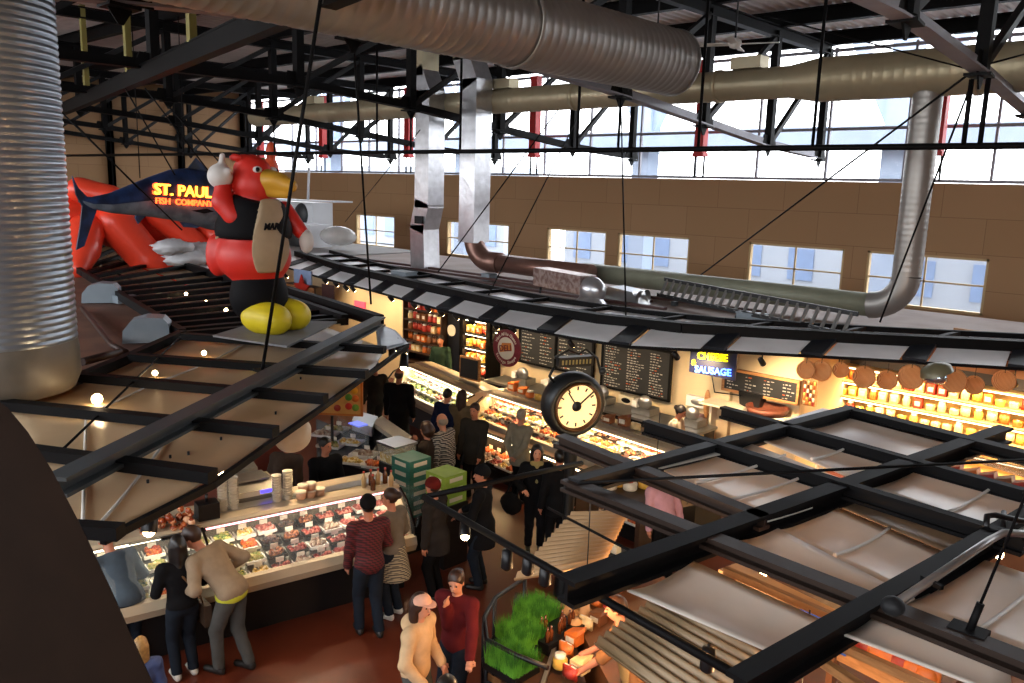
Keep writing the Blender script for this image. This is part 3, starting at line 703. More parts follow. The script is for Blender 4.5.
# white air units with round black fans at far left
WU = mat('white_enamel', '#d9dce0', .4, 0, .05, 1)
BKF = mat('black_fan_grille', '#222426', .5, 0, .3, 20)
for i, (px, py, z, s, lb_) in enumerate(((304, 214, 4.0, 1.3, 'white rooftop air unit with black fan opening, upper of the two behind the beak'), (298, 238, 3.0, 1.5, 'white rooftop air unit with black fan opening, lower of the two behind the beak'))):
    c = WY(px, py, 20.3 if i == 0 else 18.6); t = thing('air_unit', (c.x, c.y, c.z-s*.4), lb_, 'air unit')
    make('unit_casing', MB().box(c, (s*2.2, 1.0, s*.8)), WU, t)
    make('fan_grille', MB().lathe([(.0, .1), (s*.32, .1), (s*.38, 0), (s*.4, -.1)], c+V(s*.45, -.5, 0), 24, (0,-1,0)), BKF, t)
    make('support_frame', MB().box((c.x, c.y, (2.95+c.z-s*.4)/2), (s*2, .8, max(.05, c.z-s*.4-2.95))), WU, t)
o = make('white_shelf', MB().bar(WY(272, 199, 19), WY(343, 202, 19), .9, .06), WU); tag(o, 'flat white lid above the rooftop air units', 'panel')
make('mast', MB().tube([WY(308, 200, 19), WY(309, 168, 19)], .05), WU, o)
o = make('clear_dome', MB().ell(WY(338, 236, 18.5), (.9, .6, .38)), mat('milky_plastic', '#dfe0de', .2, 0, .1, 2, alpha=.6)); tag(o, 'milky plastic wrapped bundle on the roof right of the air units', 'bundle')
# rod struts and cables
def cable(a, b, r, label, m=BLACK, plate=False):
    o = make('support_cable', MB().tube([a, b], r, 6), m); tag(o, label, 'cable')
    if plate: make('anchor_plate', MB().box(a+V(0,0,.02), (.2, .14, .03)).tube([a, a+(V(b)-V(a)).normalized()*.2], .022), m, o)
def top(x, y): return V(x, y, zb(y))
cable(G(262, 372, 3.12), WX(322, -10, -8.0), .022, 'thick black cable passing in front of the bird', plate=True)
cable(G(371, 304, 3.1), WY(350, -10, 8.2), .02, 'long black cable from the roof to the back canopy, right of the bird')
cable(G(690, 283, 3.0), top(-4.1, 14.9), .02, 'diagonal cable rising right to the large gusset')
cable(G(880, 322, 3.1), top(-4.0, 15.0)+V(-.1,0,-.1), .02, 'cable beside the spiral riser at right')
cable(G(626, 320, 3.1), top(-11, 15), .016, 'thin cable dropping from the middle truss onto the back beam')
cable(G(438, 272, 3.1), WY(558, 110, 15), .016, 'thin diagonal cable crossing the tan wall left of the middle')
cable(G(486, 300, 3.1), WY(576, 121, 17), .016, 'thin diagonal cable over the foil unit')
cable(WY(345, 222, 21), WY(420, 130, 15), .014, 'thin diagonal cable behind the square ducts')
cable(G(968, 634, 3.02), G(968, 634, 3.02)+(ray(1060, 520).normalized()-ray(968, 634).normalized())*9+V(0,0,1.6), .009, 'black stay rod with anchor plate at the lower right', plate=True)
cable(G(578, 483, 3.08), G(1060, 458, 3.3), .014, 'thin black cable stretched level across the right canopy')
cable(G(62, 450, 3.05), G(180, 337, 3.1), .014, 'thin cable lying across the left canopy panels')
cable(WY(764, 15, 15), top(-4, 15), .014, 'thin upper rod running right to the large gusset'); cable(top(-4, 15)+V(0,0,.1), WY(1040, 50, 16), .016, 'thin upper rod leaving the large gusset to the right')
for i, (a, b) in enumerate((((72, 125), (182, 230)), ((94, 145), (140, 190)), ((145, 110), (175, 175)), ((165, 110), (217, 182)), ((188, 128), (222, 165)))):
    cable(WX(b[0], b[1], -17.5), WX(a[0]-20, a[1]-22, -17.5), .016, 'thin stay wire around the fish sign, %s from the left' % ORD[i])

# ================================================================== back stalls
YB = 14.6
t = thing('stall_partition', (-9, YB, 0), 'cream plastered partition wall behind the back stalls', 'wall')
make('partition_panel', MB().box((-17, YB+.06, 1.45), (21.4, .12, 2.9)).box((-29.5, YB-1.0, 1.45), (4, .12, 2.9)), PLASTER, t)
make('partition_panel', MB().bar((-6.3, YB, 1.45), (-6.3, 16.9, 1.45), .12, 2.9), PLASTER, t)
for x in (-14.2, -10.35, -7.75): make('pilaster', MB().box((x, YB-.06, 1.45), (.28, .14, 2.9)), PLASTER, t)
CHB = mat('chalkboard_slate', '#17191a', .55, 0, .2, 3); CHALK = mat('chalk', '#a9a79f', .9, 0, .1, 9); CHALKO = mat('orange_chalk', '#b0562c', .9, 0, .1, 9)
def chalkboard(px0, py0, px1, py1, y, cols, label, frame=WOOD, rows=11, seed=1):
    y -= .08
    rnd = random.Random(seed)
    a, b = WY(px0, py0, y), WY(px1, py1, y); x0, x1 = a.x, b.x; z1, z0 = a.z, WY(px0, py1, y).z
    t = thing('chalkboard', ((x0+x1)/2, y, z0), label, 'chalkboard')
    make('board', MB().box(((x0+x1)/2, y, (z0+z1)/2), (x1-x0, .04, z1-z0)), CHB, t)
    f = MB(); w = .05
    for zz in (z0, z1): f.box(((x0+x1)/2, y-.01, zz), (x1-x0+w, .07, w))
    for xx in (x0, x1): f.box((xx, y-.01, (z0+z1)/2), (w, .07, z1-z0))
    make('frame', f, frame, t)
    m = MB(); m2 = MB(); cw = (x1-x0)/cols
    for c in range(cols):
        for r in range(rows):
            zz = z1-.1-(z1-z0-.16)*r/(rows-1); xx = x0+c*cw+.08; end = x0+(c+1)*cw-.1; k = 0
            stop = xx+(end-xx)*rnd.uniform(.45, 1)
            while xx < stop:
                l = rnd.uniform(.02, .07); (m2 if rnd.random() < .1 else m).box((xx+l/2, y-.024, zz+rnd.uniform(-.006, .006)), (l, .004, rnd.uniform(.012, .024))); xx += l+.025
    make('chalk_writing', m, CHALK, t); make('orange_chalk_writing', m2, CHALKO, t)
    return t
chalkboard(521, 322, 556, 361, YB-.1, 2, 'chalkboard menu with a wooden frame, nearest to the round red sign', BLACK, seed=2)
chalkboard(558, 328, 593, 369, YB-.1, 2, 'chalkboard menu beside the street clock top, left of the big one', BLACK, seed=3)
chalkboard(604, 340, 670, 386, YB-.1, 3, 'largest black chalkboard, covered with chalk writing, right of the street clock', BLACK, 16, seed=4)
chalkboard(725, 368, 799, 389, YB-.1, 4, 'wide low wood framed chalkboard right of the neon sign', WOOD, 5, seed=5)
# neon sign
y = 13.1; a, b = WY(690, 343, y), WY(734, 381, y)
t = thing('neon_sign', ((a.x+b.x)/2, y, b.z), 'neon sign reading CHEESE & SAUSAGE in yellow and blue', 'sign')
make('back_panel', MB().box(((a.x+b.x)/2, y+.05, (a.z+b.z)/2), (b.x-a.x, .03, a.z-b.z)), mat('navy_panel', '#0a1030', .4), t)
NY = mat('yellow_neon', '#ffe22a', .4, 0, 0, emit='#ffd800', es=3.5); NB = mat('blue_neon', '#5f8cff', .4, 0, 0, emit='#3a6cff', es=6)
cx = (a.x+b.x)/2
for s_, m_, zz, sz, xx, nm in (('CHEESE', NY, a.z-.19, .18, cx, 'yellow'), ('&', NY, a.z-.35, .15, a.x+.1, 'yellow'), ('SAUSAGE', NB, b.z+.1, .175, cx+.03, 'blue')):
    text_obj('neon_lettering', s_, m_, t, (xx, y+.01, zz), (1,0,.07 if s_ != '&' else 0), (0,0,1), sz, .012, label='%s neon letters %s' % (nm, s_))
make('power_cord', MB().tube([(cx, y+.05, b.z), (cx+.05, y+.1, b.z-.3), (cx, YB-.1, b.z-.6)], .01), BLACK, t)
for s in (-.25, .25): make('hanger', MB().tube([(cx+s, y+.05, a.z), (cx+s, y+.05, 2.9)], .01), BLACK, t)
# round deli sign
y = 11.75; c = WY(508, 348, y); rr = .36
t = thing('round_sign', (c.x, y, c.z-rr), 'round red and cream DELI sign hanging over the back counter', 'sign')
CREAM = mat('cream_enamel', '#d8cdb4', .5, 0, .05, 4); MAROON = mat('maroon_enamel', '#6d1820', .45, 0, .08, 4)
make('disc', MB().lathe([(0, 0), (rr, 0), (rr, .05), (0, .05)], (c.x, y, c.z), 36, (0,-1,0), False), MAROON, t)
make('inner_disc', MB().lathe([(0, .04), (rr*.62, .04), (rr*.62, .062), (0, .062)], (c.x, y, c.z), 36, (0,-1,0), False), CREAM, t)
make('rim', MB().tube([(c.x+rr*math.cos(R(k*15)), y-.03, c.z+rr*math.sin(R(k*15))) for k in range(25)], .02), MAROON, t)
make('cheese_wedge', MB().prism([(c.x-.16, y-.065, c.z-.1), (c.x+.17, y-.065, c.z-.02), (c.x+.14, y-.065, c.z+.13), (c.x-.1, y-.065, c.z+.1)], (0, -.012, 0)), mat('orange_enamel', '#c77a32', .5), t)
text_obj('lettering', 'DELI', MAROON, t, (c.x, y-.082, c.z), (1,0,.15), (0,0,1), .17, .004)
for txt, sgn in (('West Allis Cheese', 1), ('Sausage Shoppe', -1)):
    n = len(txt)
    for i, chh in enumerate(txt):
        if chh == ' ': continue
        a = R(90+62*sgn-124*sgn*i/(n-1)) if sgn > 0 else R(-90-58+116*i/(n-1))
        rd = V(math.cos(a), 0, math.sin(a)); tx = V(math.sin(a), 0, -math.cos(a))*sgn
        text_obj('lettering', chh, CREAM, t, V(c.x, y-.056, c.z)+rd*rr*.8, tx, rd*sgn, .085, .004)
make('hanger', MB().tube([(c.x, y-.02, c.z+rr), (c.x, y-.02, 2.84)], .012), BLACK, t)
# lit fridge, doors, shelves on the left
def goods_shelf(name, x0, x1, y, z0, z1, n, depth, m, label, back, lit=0, items=None, group=None, item_label=None, sp=.16, cols=None, tubes=True):
    """open shelving with individually built packages"""
    t = thing(name, ((x0+x1)/2, y, z0), label, 'shelf')
    make('back_board', MB().box(((x0+x1)/2, y+depth/2, (z0+z1)/2), (x1-x0, .03, z1-z0)), back, t)
    for xx in (x0, x1): make('side_panel', MB().box((xx, y, (z0+z1)/2), (.04, depth, z1-z0)), m, t)
    for k in range(n+1):
        zz = z0+(z1-z0)*k/n
        make('shelf_board', MB().box(((x0+x1)/2, y, zz), (x1-x0, depth, .03)), m, t)
        if tubes and lit and k > 0:
            make('shelf_lamp', MB().tube([(x0+.06, y-depth/2+.06, zz-.04), (x1-.06, y-depth/2+.06, zz-.04)], .014, 6), TUBEW, t)
    if lit:
        for k in range(n):
            zz = z0+(z1-z0)*(k+1)/n
            area_light('shelf_tube_light', ((x0+x1)/2, y-depth/2+.08, zz-.07), x1-x0-.1, .06, lit, (1, .64, .28), (R(-20), 0, 0))
    return t
PK = [mat('pack_'+n, c, .5, 0, .2, 12) for n, c in (('cream', '#d9c08a'), ('orange', '#c96a28'), ('yellow', '#d9ab48'), ('red', '#9c2c1e'), ('white', '#d8d2c2'), ('brown', '#7a4a28'))]
PKN = ['cream', 'orange', 'yellow', 'red', 'white', 'brown']
rnd = random.Random(3)
def package(kind, ci, c, s):
    c = V(c); mb = MB(); cap = MB(); x, y, z = s
    if kind == 0:        # pouch
        mb.sheet(lambda u, v: c+V((u-.5)*x, (v-.5)*y*.2, z*(1-abs(u-.5)*.16)), 4, 2, z*.9); mb.ell(c+V(0,0,z*.42), (x*.46, y*.4, z*.42), n=10, m=6); cap.box(c+V(0,0,z*.93), (x*.8, .012, z*.12))
    elif kind == 1:      # jar
        r = x*.42; mb.lathe([(0, 0), (r, 0), (r*1.05, z*.1), (r*1.05, z*.62), (r*.75, z*.76), (r*.75, z*.8), (0, z*.8)], c, 12); cap.lathe([(r*.8, z*.78), (r*.8, z), (0, z)], c, 12)
    elif kind == 2:      # cheese wheel / round
        r = x*.5; mb.lathe([(0, 0), (r*.92, 0), (r, z*.12), (r, z*.45), (r*.92, z*.55), (0, z*.55)], c, 16); cap.lathe([(r*.4, z*.55), (r*.4, z*.57), (0, z*.57)], c, 12)
    else:                # carton
        mb.box(c+V(0,0,z*.42), (x*.9, y, z*.84)).prism([c+V(-x*.45, -y/2, z*.84), c+V(x*.45, -y/2, z*.84), c+V(x*.3, 0, z)], (0, y, 0)); cap.box(c+V(0, -y/2-.004, z*.45), (x*.6, .006, z*.4))
    return mb, cap
KN = ['pouch', 'jar', 'cheese', 'carton']
PROTO = {}
def put_package(kind, ci, loc, s, label, group, cat):
    key = (kind, ci, tuple(round(v, 2) for v in s))
    if key in PROTO:
        o = dup(PROTO[key], loc, None, label); o['group'] = group; o['category'] = cat; return o
    mb, cap = package(kind, ci, V(loc), s)
    t = thing(KN[kind], loc, label, cat, group)
    make('body', mb, PK[ci], t); make('lid' if kind == 1 else 'label_patch', cap, PK[4 if ci != 4 else 3], t); PROTO[key] = t
    return t
def fill_shelf(x0, x1, y, z0, z1, n, depth, where, group, kinds=(0,1,2,3), cols=range(6), sp=.26, h=.2, lv0=0):
    for k in range(lv0, n):
        zz = z0+(z1-z0)*k/n+.016; x = x0+sp*.6; i = 0
        row = 'bottom' if k == 0 else ('top' if k == n-1 else ('middle' if n == 3 else ORD[k]))
        while x < x1-sp*.5:
            kind = rnd.choice(kinds); ci = rnd.choice(list(cols)); i += 1
            put_package(kind, ci, (x, y-depth*.15, zz), (sp*.82, .14, min(h, (z1-z0)/n*.75)),
                '%s %s on %s shelf %s, %s from left' % (PKN[ci], ('round cheese' if kind == 2 else KN[kind]), row, where, ORD[i-1] if i <= len(ORD) else 'farther right'), group, KN[kind].split('_')[0])
            x += sp*rnd.choice((.95, 1.0, 1.1))
GLOWB = mat('bright_shelf_back', '#e0b860', .6, 0, .15, 4)
gx0, gx1, gy = -7.0, .6, 16.8
goods_shelf('display_shelf', gx0, gx1, gy, .55, 2.15, 5, .55, mat('shelf_cream', '#cfae72', .5), 'long brightly lit shelving of packaged food at right behind the canopy', GLOWB, lit=100)
fill_shelf(gx0, gx1, gy, .55, 2.15, 5, .55, 'of the bright wall shelving', 'packaged food on the bright shelving', cols=(0, 1, 2, 2, 0, 3), sp=.2, h=.22, lv0=1)
tag(make('bulkhead', MB().box((-2.6, 16.9, 2.5), (7.2, .3, .65)), mat('dark_bulkhead', '#2a1d14', .5, 0, .15, 3)), 'dark bulkhead above the bright shelving', 'bulkhead')
tag(make('gold_board', MB().box((-4.2, 16.72, 2.55), (3.2, .04, .3)), mat('tan_sign_board', '#8c5a2c', .5, 0, .1, 3)), 'long brown wooden sign board on the bulkhead above the bright shelving', 'board')
# spice rack at the left end of that shelf
a, b = WY(802, 378, YB-.15), WY(814, 408, YB-.15)
t = thing('spice_rack', ((a.x+b.x)/2, YB-.1, b.z), 'small rack of little jars at the corner right of the wide chalkboard', 'rack')
make('rack_frame', MB().box(((a.x+b.x)/2, YB-.06, (a.z+b.z)/2), (b.x-a.x, .03, a.z-b.z)), WOOD, t)
for k in range(6):
    for j in range(4): make('spice_jar', MB().lathe([(0, 0), (.02, 0), (.02, .06), (0, .07)], (a.x+.05+j*(b.x-a.x-.1)/3, YB-.1, b.z+.02+k*(a.z-b.z-.05)/6), 8), PK[(k+j) % 6], t)
# fridge with sausage, lit
a = WY(464, 318, YB-.5); b = WY(487, 372, YB-.5)
goods_shelf('lit_fridge', a.x, b.x, YB-.3, max(.5, b.z-.2), a.z, 4, .5, BLACK, 'brightly lit open fridge of red and yellow packages left of the round sign', mat('fridge_back', '#e2ad58', .5, 0, .1, 5), lit=14)
fill_shelf(a.x, b.x, YB-.3, max(.5, b.z-.2), a.z, 4, .5, 'of the lit fridge', 'packages in the lit fridge', (0, 3), (1, 3, 2), .16)
a2 = WY(493, 319, YB-.4); b2 = WY(503, 345, YB-.4)
goods_shelf('lit_fridge', a2.x, b2.x, YB-.25, b2.z, a2.z, 2, .35, BLACK, 'small lit fridge partly behind the round sign', mat('fridge_back', '#e2ad58'), lit=5)
# dark doorway panel with arched notice
a = WY(446, 312, YB-.2); b = WY(462, 378, YB-.2)
t = thing('dark_cabinet', ((a.x+b.x)/2, YB-.2, 0), 'tall black cabinet with an oval cream notice, left of the lit fridge', 'cabinet')
make('cabinet_body', MB().box(((a.x+b.x)/2, YB-.17, a.z/2), (b.x-a.x, .3, a.z)), HOUS, t)
make('notice', MB().lathe([(0, 0), (.15, 0), (.15, .02), (0, .02)], ((a.x+b.x)/2+.05, YB-.33, a.z-.42), 20, (0,-1,0), False), CREAM, t)
make('door_handle', MB().tube([((a.x+b.x)/2-.15, YB-.34, .9), ((a.x+b.x)/2-.15, YB-.34, 1.2)], .012), CHROME, t)
# dark wood shelves
a = WY(404, 296, YB-.5); b = WY(441, 368, YB-.5)
goods_shelf('wall_shelf', a.x, b.x, YB-.3, .5, 2.5, 7, .45, DKWOOD, 'dark wooden wall shelves full of brown packages, left of the black cabinet', mat('shelf_dark_back', '#3a2216', .6, 0, .2, 4), lit=0)
fill_shelf(a.x, b.x, YB-.3, .5, 2.5, 7, .45, 'of the dark wall shelves', 'packages on the dark wall shelves', (0, 3, 1), (5, 1, 3, 0), .2, .2, lv0=2)
a = WY(386, 290, YB-.5)
# far left stall fronts: shelf with red star, small signs
t = thing('far_stall_shelf', WY(300, 288, 13.4), 'far stall shelf with a red star ornament, just right of the bird', 'shelf')
a, b = WY(289, 282, 13.4), WY(320, 296, 13.4)
make('shelf_frame', MB().box(((a.x+b.x)/2, 13.4, (a.z+b.z)/2), (b.x-a.x, .3, a.z-b.z)), DKWOOD, t)
make('shelf_front', MB().box(((a.x+b.x)/2, 13.23, (a.z+b.z)/2), (b.x-a.x-.1, .03, .2)), WOOD, t)
c = WY(301, 289, 13.15); star = []
for k in range(10):
    r_ = .42 if k % 2 == 0 else .2; a_ = R(90+36*k); star.append((c.x+r_*math.cos(a_), 13.15, c.z+r_*math.sin(a_)))
make('star_ornament', MB().prism(star, (0, .05, 0)), mat('red_foil', '#c2281a', .4), t)
c = WY(303, 277, 13.3); tag(make('blue_sign', MB().box(c, (.9, .04, .4)), mat('pale_blue_sign', '#7f93b4', .5)), 'pale blue sign high on the far stall, right of the bird', 'sign')
c = WY(329, 297, 13.0); tag(make('wall_picture', MB().box(c, (.5, .04, .6)).box(c+V(0,-.03,0), (.58, .02, .68)), mat('dark_red_picture', '#3c1c1a', .5, 0, .3, 8)), 'small dark framed picture on the cream far wall', 'picture')
c = WY(360, 306, 14.57); tag(make('pink_sign', MB().box(c, (.5, .04, .28)), mat('pink_lit_sign', '#e0566a', .5, emit='#ff4a66', es=.8)), 'small glowing pink sign on the far cream wall', 'sign')
# wall bits behind counter
for i, (px, py, w_, h_, m_, lb_) in enumerate(((663, 395, .0, 0, WHITEP, ''), (696, 403, .55, .22, WHITEP, 'white paper roll dispenser on the cream wall below the neon sign'),
      (693, 421, .34, .3, mat('purple_tray', '#7b5f6a', .5, 0, .2, 6), 'small square purple grey picture under the paper roll'),
      (624, 401, .4, .2, CREAM, 'small cream notice with a dark oval under the largest chalkboard'), (640, 420, .4, .5, CREAM, 'pale notice leaning by the staff shelf under the largest chalkboard'),
      (574, 400, .5, .35, CREAM, 'cream box on the rear shelf left of the street clock'), (545, 388, .4, .3, WHITEP, 'white carton on the rear shelf beneath the chalkboards'))):
    if not w_: continue
    c = WY(px, py, YB-.22); c = c+V(0, .12, 0); o = make('wall_fixture', MB().box(c, (w_, .1, h_)), m_); tag(o, lb_, 'fixture')
    make('detail', MB().ell(c+V(0,-.06,0), (w_*.3, .02, h_*.28)), BLACK if i > 1 else CHROME, o)
# big wooden pretzel paddle
c = WY(707, 404, YB-.2); o = tag(make('wooden_paddle', MB().ell(c, (.075, .04, .3)).tube([c+V(0,0,-.25), c+V(0,0,-.42)], .02), WOOD), 'upright wooden paddle hanging below the neon sign', 'paddle')
c = WY(752, 398, YB-.2); o = tag(make('wall_speaker', MB().prism([c+V(-.24,-.1,.12), c+V(.24,-.1,.12), c+V(.2,-.1,-.14), c+V(0,-.1,-.2), c+V(-.2,-.1,-.14)], (0,.25,0)), HOUS), 'black wall speaker under the wide framed chalkboard', 'speaker')
c = WY(767, 413, YB-.4); o = tag(make('wicker_tray', MB().lathe([(0,0), (.36,.0), (.4,.12), (.37,.12), (.34,.03), (0,.03)], c, 20), mat('dark_wicker', '#5e2f1d', .6, 0, .3, 14)), 'dark brown wicker tray on the shelf below the black speaker', 'tray')
c2 = c+V(0, .0, -.05); tag(make('staff_shelf', MB().box((c.x, YB-.4, c.z-.02), (2.6, .5, .04)).box((c.x-1.2, YB-.2, c.z/2), (.05, .3, c.z-.04)).box((c.x+1.0, YB-.2, c.z/2), (.05, .3, c.z-.04)), CREAM), 'cream shelf on the partition wall below the speaker', 'shelf')
# hanging baskets and plates along the lip
WICK = pattern('wicker', 'wave', '#c0703a', '#e6a868', 18, .6, bump=.5)
for i, (px, py, r_, lb_) in enumerate(((806, 370, .15, 'flat tan'), (821, 371, .17, 'flat tan'), (841, 370, .13, 'small dark'), (864, 377, .18, 'wide deep'), (887, 380, .16, 'deep'), (911, 377, .2, 'large flat tan'), (954, 381, .19, 'flat orange'), (974, 385, .15, 'tilted'), (1004, 381, .17, 'orange'))):
    u = .55; 
    # point under the lip in that direction
    best = None
    for k in range(200):
        q = path_at(LIP, k/199); d_ = ray(px, py); e_ = abs(d_.x*q.y-d_.y*q.x)
        if q.y > 5 and (best is None or e_ < best[0]): best = (e_, q)
    q = best[1]; h_ = math.hypot(q.x, q.y); d_ = ray(px, py); c = CP+d_*(h_/math.hypot(d_.x, d_.y)); ax = V(-c.x*.5+random.uniform(-2, 2), -c.y, 1.5).normalized()
    dp = .05 if 'flat' in lb_ else .12
    t = thing('hanging_basket', c-V(0,0,r_), '%s wicker basket on the back canopy, %s from the left' % (lb_, ORD[i]), 'basket', 'wicker baskets on the back canopy')
    make('basket_bowl', MB().lathe([(0, -dp), (r_*.7, -dp), (r_*.95, -.01), (r_, .0), (r_*.93, .01), (r_*.66, -dp+.02), (0, -dp+.02)], c, 20, ax), WICK, t)
    make('rim', MB().lathe([(r_*.93, -.015), (r_*1.05, -.01), (r_*1.05, .015), (r_*.93, .02)], c, 20, ax), WICK, t)
    make('hook', MB().tube([c+V(0,0,r_*.8), (c.x, c.y, 2.84)], .006, 5), BLACK, t)
c = WY(935, 375, 13.9); t = thing('silver_lamp', c, 'shiny lamp with crumpled silver lining among the hanging baskets', 'lamp')
make('shade', MB().lathe([(.25, -.08), (.22, .02), (.12, .08), (0, .1)], c+V(0,0,.1), 16, (-.25, -.15, .8)), mat('olive_shade', '#6b6750', .35, .2), t)
make('silver_lining', MB().ell(c+V(0,0,-.04), (.2, .13, .1), jit=.12), mat('silver_foil', '#bcd0de', .15, .9, .1, 8, bump=.6), t)
make('hanger', MB().tube([c+V(0,0,.15), (c.x, c.y, 2.9)], .012), BLACK, t)

# ---- small track lamps along the lip
lamps = [(286, 276, 0), (325, 281, 9), (336, 284, 0), (346, 288, 9), (353, 289, 12), (391, 297, 10), (414, 304, 10), (428, 306, 0), (441, 312, 10), (456, 316, 14), (472, 321, 0), (496, 323, 18), (513, 328, 0), (571, 344, 18), (676, 356, 30), (762, 362, 30), (838, 373, 12), (915, 377, 12), (1014, 383, 12)]
for i, (px, py, w_) in enumerate(lamps):
    best = None
    for k in range(300):
        q = path_at(LIP, k/299); d_ = ray(px, py); e_ = abs(d_.x*q.y-d_.y*q.x)
        if q.y > 5 and (best is None or e_ < best[0]): best = (e_, q)
    q = best[1]; h_ = math.hypot(q.x, q.y)*1.02; d_ = ray(px, py); c = CP+d_*(h_/math.hypot(d_.x, d_.y)); c.z = min(c.z, 2.72)
    tl = track_light(c, (.1, .75, -.75), BULB, 'small glowing track lamp under the back canopy edge, %s from the left' % ORD[i], w_*11)
    make('stem', MB().tube([c+V(0,0,.1), (c.x, c.y, 2.84)], .01, 5), HOUS, tl)
# lamps near the left canopy corner and the aisle
for i, (px, py, z, w_, s_) in enumerate(((404, 362, 2.7, 40, 1.2), (398, 346, 2.85, 0, 1), (405, 349, 2.8, 0, 1), (392, 351, 2.8, 0, 1), (301, 394, 2.75, 90, 1.2), (172, 492, 2.62, 16, 1.0), (190, 488, 2.62, 16, 1.), (150, 522, 2.6, 14, 1.1), (222, 464, 2.7, 14, 1.), (276, 427, 2.8, 14, 1.))):
    c = G(px, py, z); tl = track_light(c, (.3, -.3, -.85) if i > 5 or i == 0 else (.2, -.1, -.9), BULB, 'glowing can lamp hanging at the edge of the left canopy, %s of its row' % ORD[i], w_, size=s_*1.15)
    make('stem', MB().tube([c+V(0,0,.1), (c.x, c.y, 2.98)], .012, 5), HOUS, tl)

# ---- display cases
CASEW = mat('case_cream_enamel', '#b9a98e', .4, 0, .05, 3); CASEB = mat('case_black_base', '#0e0d0e', .45, 0, .15, 3); CASEG = mat('case_deck_steel', '#80807a', .35, .6, .1, 4)
class Frame:
    def __init__(s, a, b, inward):
        s.o = V(a[0], a[1], 0); s.d = (V(b[0], b[1], 0)-s.o); s.L = s.d.length; s.d.normalize(); n = V(-s.d.y, s.d.x, 0)
        s.n = n if n.dot(V(inward[0], inward[1], 0)) > 0 else -n
    def p(s, a, t, z): return s.o+s.d*a+s.n*t+V(0,0,z)
    def prism(s, mb, prof, a0, a1): return mb.prism([s.p(a0, t, z) for t, z in prof], s.d*(a1-a0))
def glass_case(f, label, lipz=.88, topz=1.3, depth=1.05, decks=True, base=.34, light=22, lightcol=(1, .86, .6), curve=False):
    t = thing('display_case', f.p(f.L/2, depth/2, 0), label, 'display case')
    make('base', f.prism(MB(), [(base, 0), (depth, 0), (depth, lipz-.16), (base, lipz-.2)], 0, f.L), CASEB, t)
    make('front_lip', f.prism(MB(), [(.02, lipz-.2), (base+.05, lipz-.24), (base+.05, lipz-.1), (.1, lipz-.03), (.1, lipz), (0, lipz), (-.03, lipz-.1)], 0, f.L), CASEW, t)
    make('deck', f.prism(MB(), [(.1, lipz-.14), (.86, lipz+.22), (.86, lipz-.06), (.1, lipz-.18)], 0, f.L), CASEG, t)
    make('rear_panel', f.prism(MB(), [(.88, lipz-.1), (.92, lipz-.1), (.92, topz), (.88, topz)], 0, f.L), mat('case_back', '#5d564a', .4, 0, .1, 3), t)
    make('top_shelf', f.prism(MB(), [(.5, topz-.03), (depth+.1, topz-.03), (depth+.1, topz+.03), (.52, topz+.03), (.48, topz)], 0, f.L), CASEW, t)
    make('shelf_stripe', f.prism(MB(), [(.72, topz+.03), (.9, topz+.03), (.9, topz+.042), (.72, topz+.042)], 0, f.L), CHROME, t)
    gl = [(.04, lipz+.0), (.0 if curve else .05, lipz+.12), (.16 if curve else .28, topz-.12), (.48, topz-.01)]
    mb = MB()
    for (t0, z0), (t1, z1) in zip(gl, gl[1:]): mb.add([f.p(0, t0, z0), f.p(f.L, t0, z0), f.p(f.L, t1, z1), f.p(0, t1, z1)], [(0,1,2,3)], True)
    make('front_glass', mb, GLASS, t)
    for a in ([0, f.L] if f.L < 4 else [0, f.L/2, f.L]):
        mb = MB()
        for (t0, z0), (t1, z1) in zip(gl, gl[1:]): mb.bar(f.p(a, t0, z0), f.p(a, t1, z1), .025, .03)
        make('glass_post', mb, HOUS, t)
    for a in (.0, f.L-.03): make('end_panel', f.prism(MB(), [(.1, lipz-.14), (.9, lipz-.1), (.9, topz), (.5, topz), (.2, lipz+.2)], a, a+.03), CASEW, t)
    k = max(1, int(f.L/2.2))
    for i in range(k):
        a0, a1 = f.L*i/k+.05, f.L*(i+1)/k-.05
        make('case_tube', MB().tube([f.p(a0, .53, topz-.05), f.p(a1, .53, topz-.05)], .016, 6), TUBEW if (i < k/2 or lightcol[2] > .9) else mat('pink_tube_glow', '#ffd0d8', .3, 0, 0, emit='#ffb0c0', es=3.5) if 'long glass' in label else TUBEW, t)
        c = f.p((a0+a1)/2, .5, topz-.09)
        o = area_light('case_tube_light', c, a1-a0, .05, light*(a1-a0)/2, lightcol, (0, 0, math.atan2(f.d.y, f.d.x)))
    return t
FOOD = {}
def food_mat(key):
    defs = {'red meat': ('#7c1f1c', '#a63a30', '#c97a6a'), 'pink meat': ('#9c4640', '#b8645a', '#c98c80'), 'green salad': ('#4c6b22', '#8c9c3c', '#c8c070'), 'yellow cheese': ('#c8a03c', '#dcc074', '#efe0b0'),
            'cream salad': ('#a8965c', '#c4b67c', '#6f8038'), 'brown sausage': ('#5c2a1a', '#8a4a2c', '#a86a40'), 'orange fruit': ('#c4561c', '#e08838', '#a83c14'), 'dark olives': ('#241a20', '#48303c', '#60402c'), 'white fish': ('#a89684', '#c4b6a6', '#94705e')}
    c = defs[key]; return pattern('food_'+key.replace(' ', '_'), 'voronoi', c[0], c[1], 30, .45, c3=c[2], p=.4)
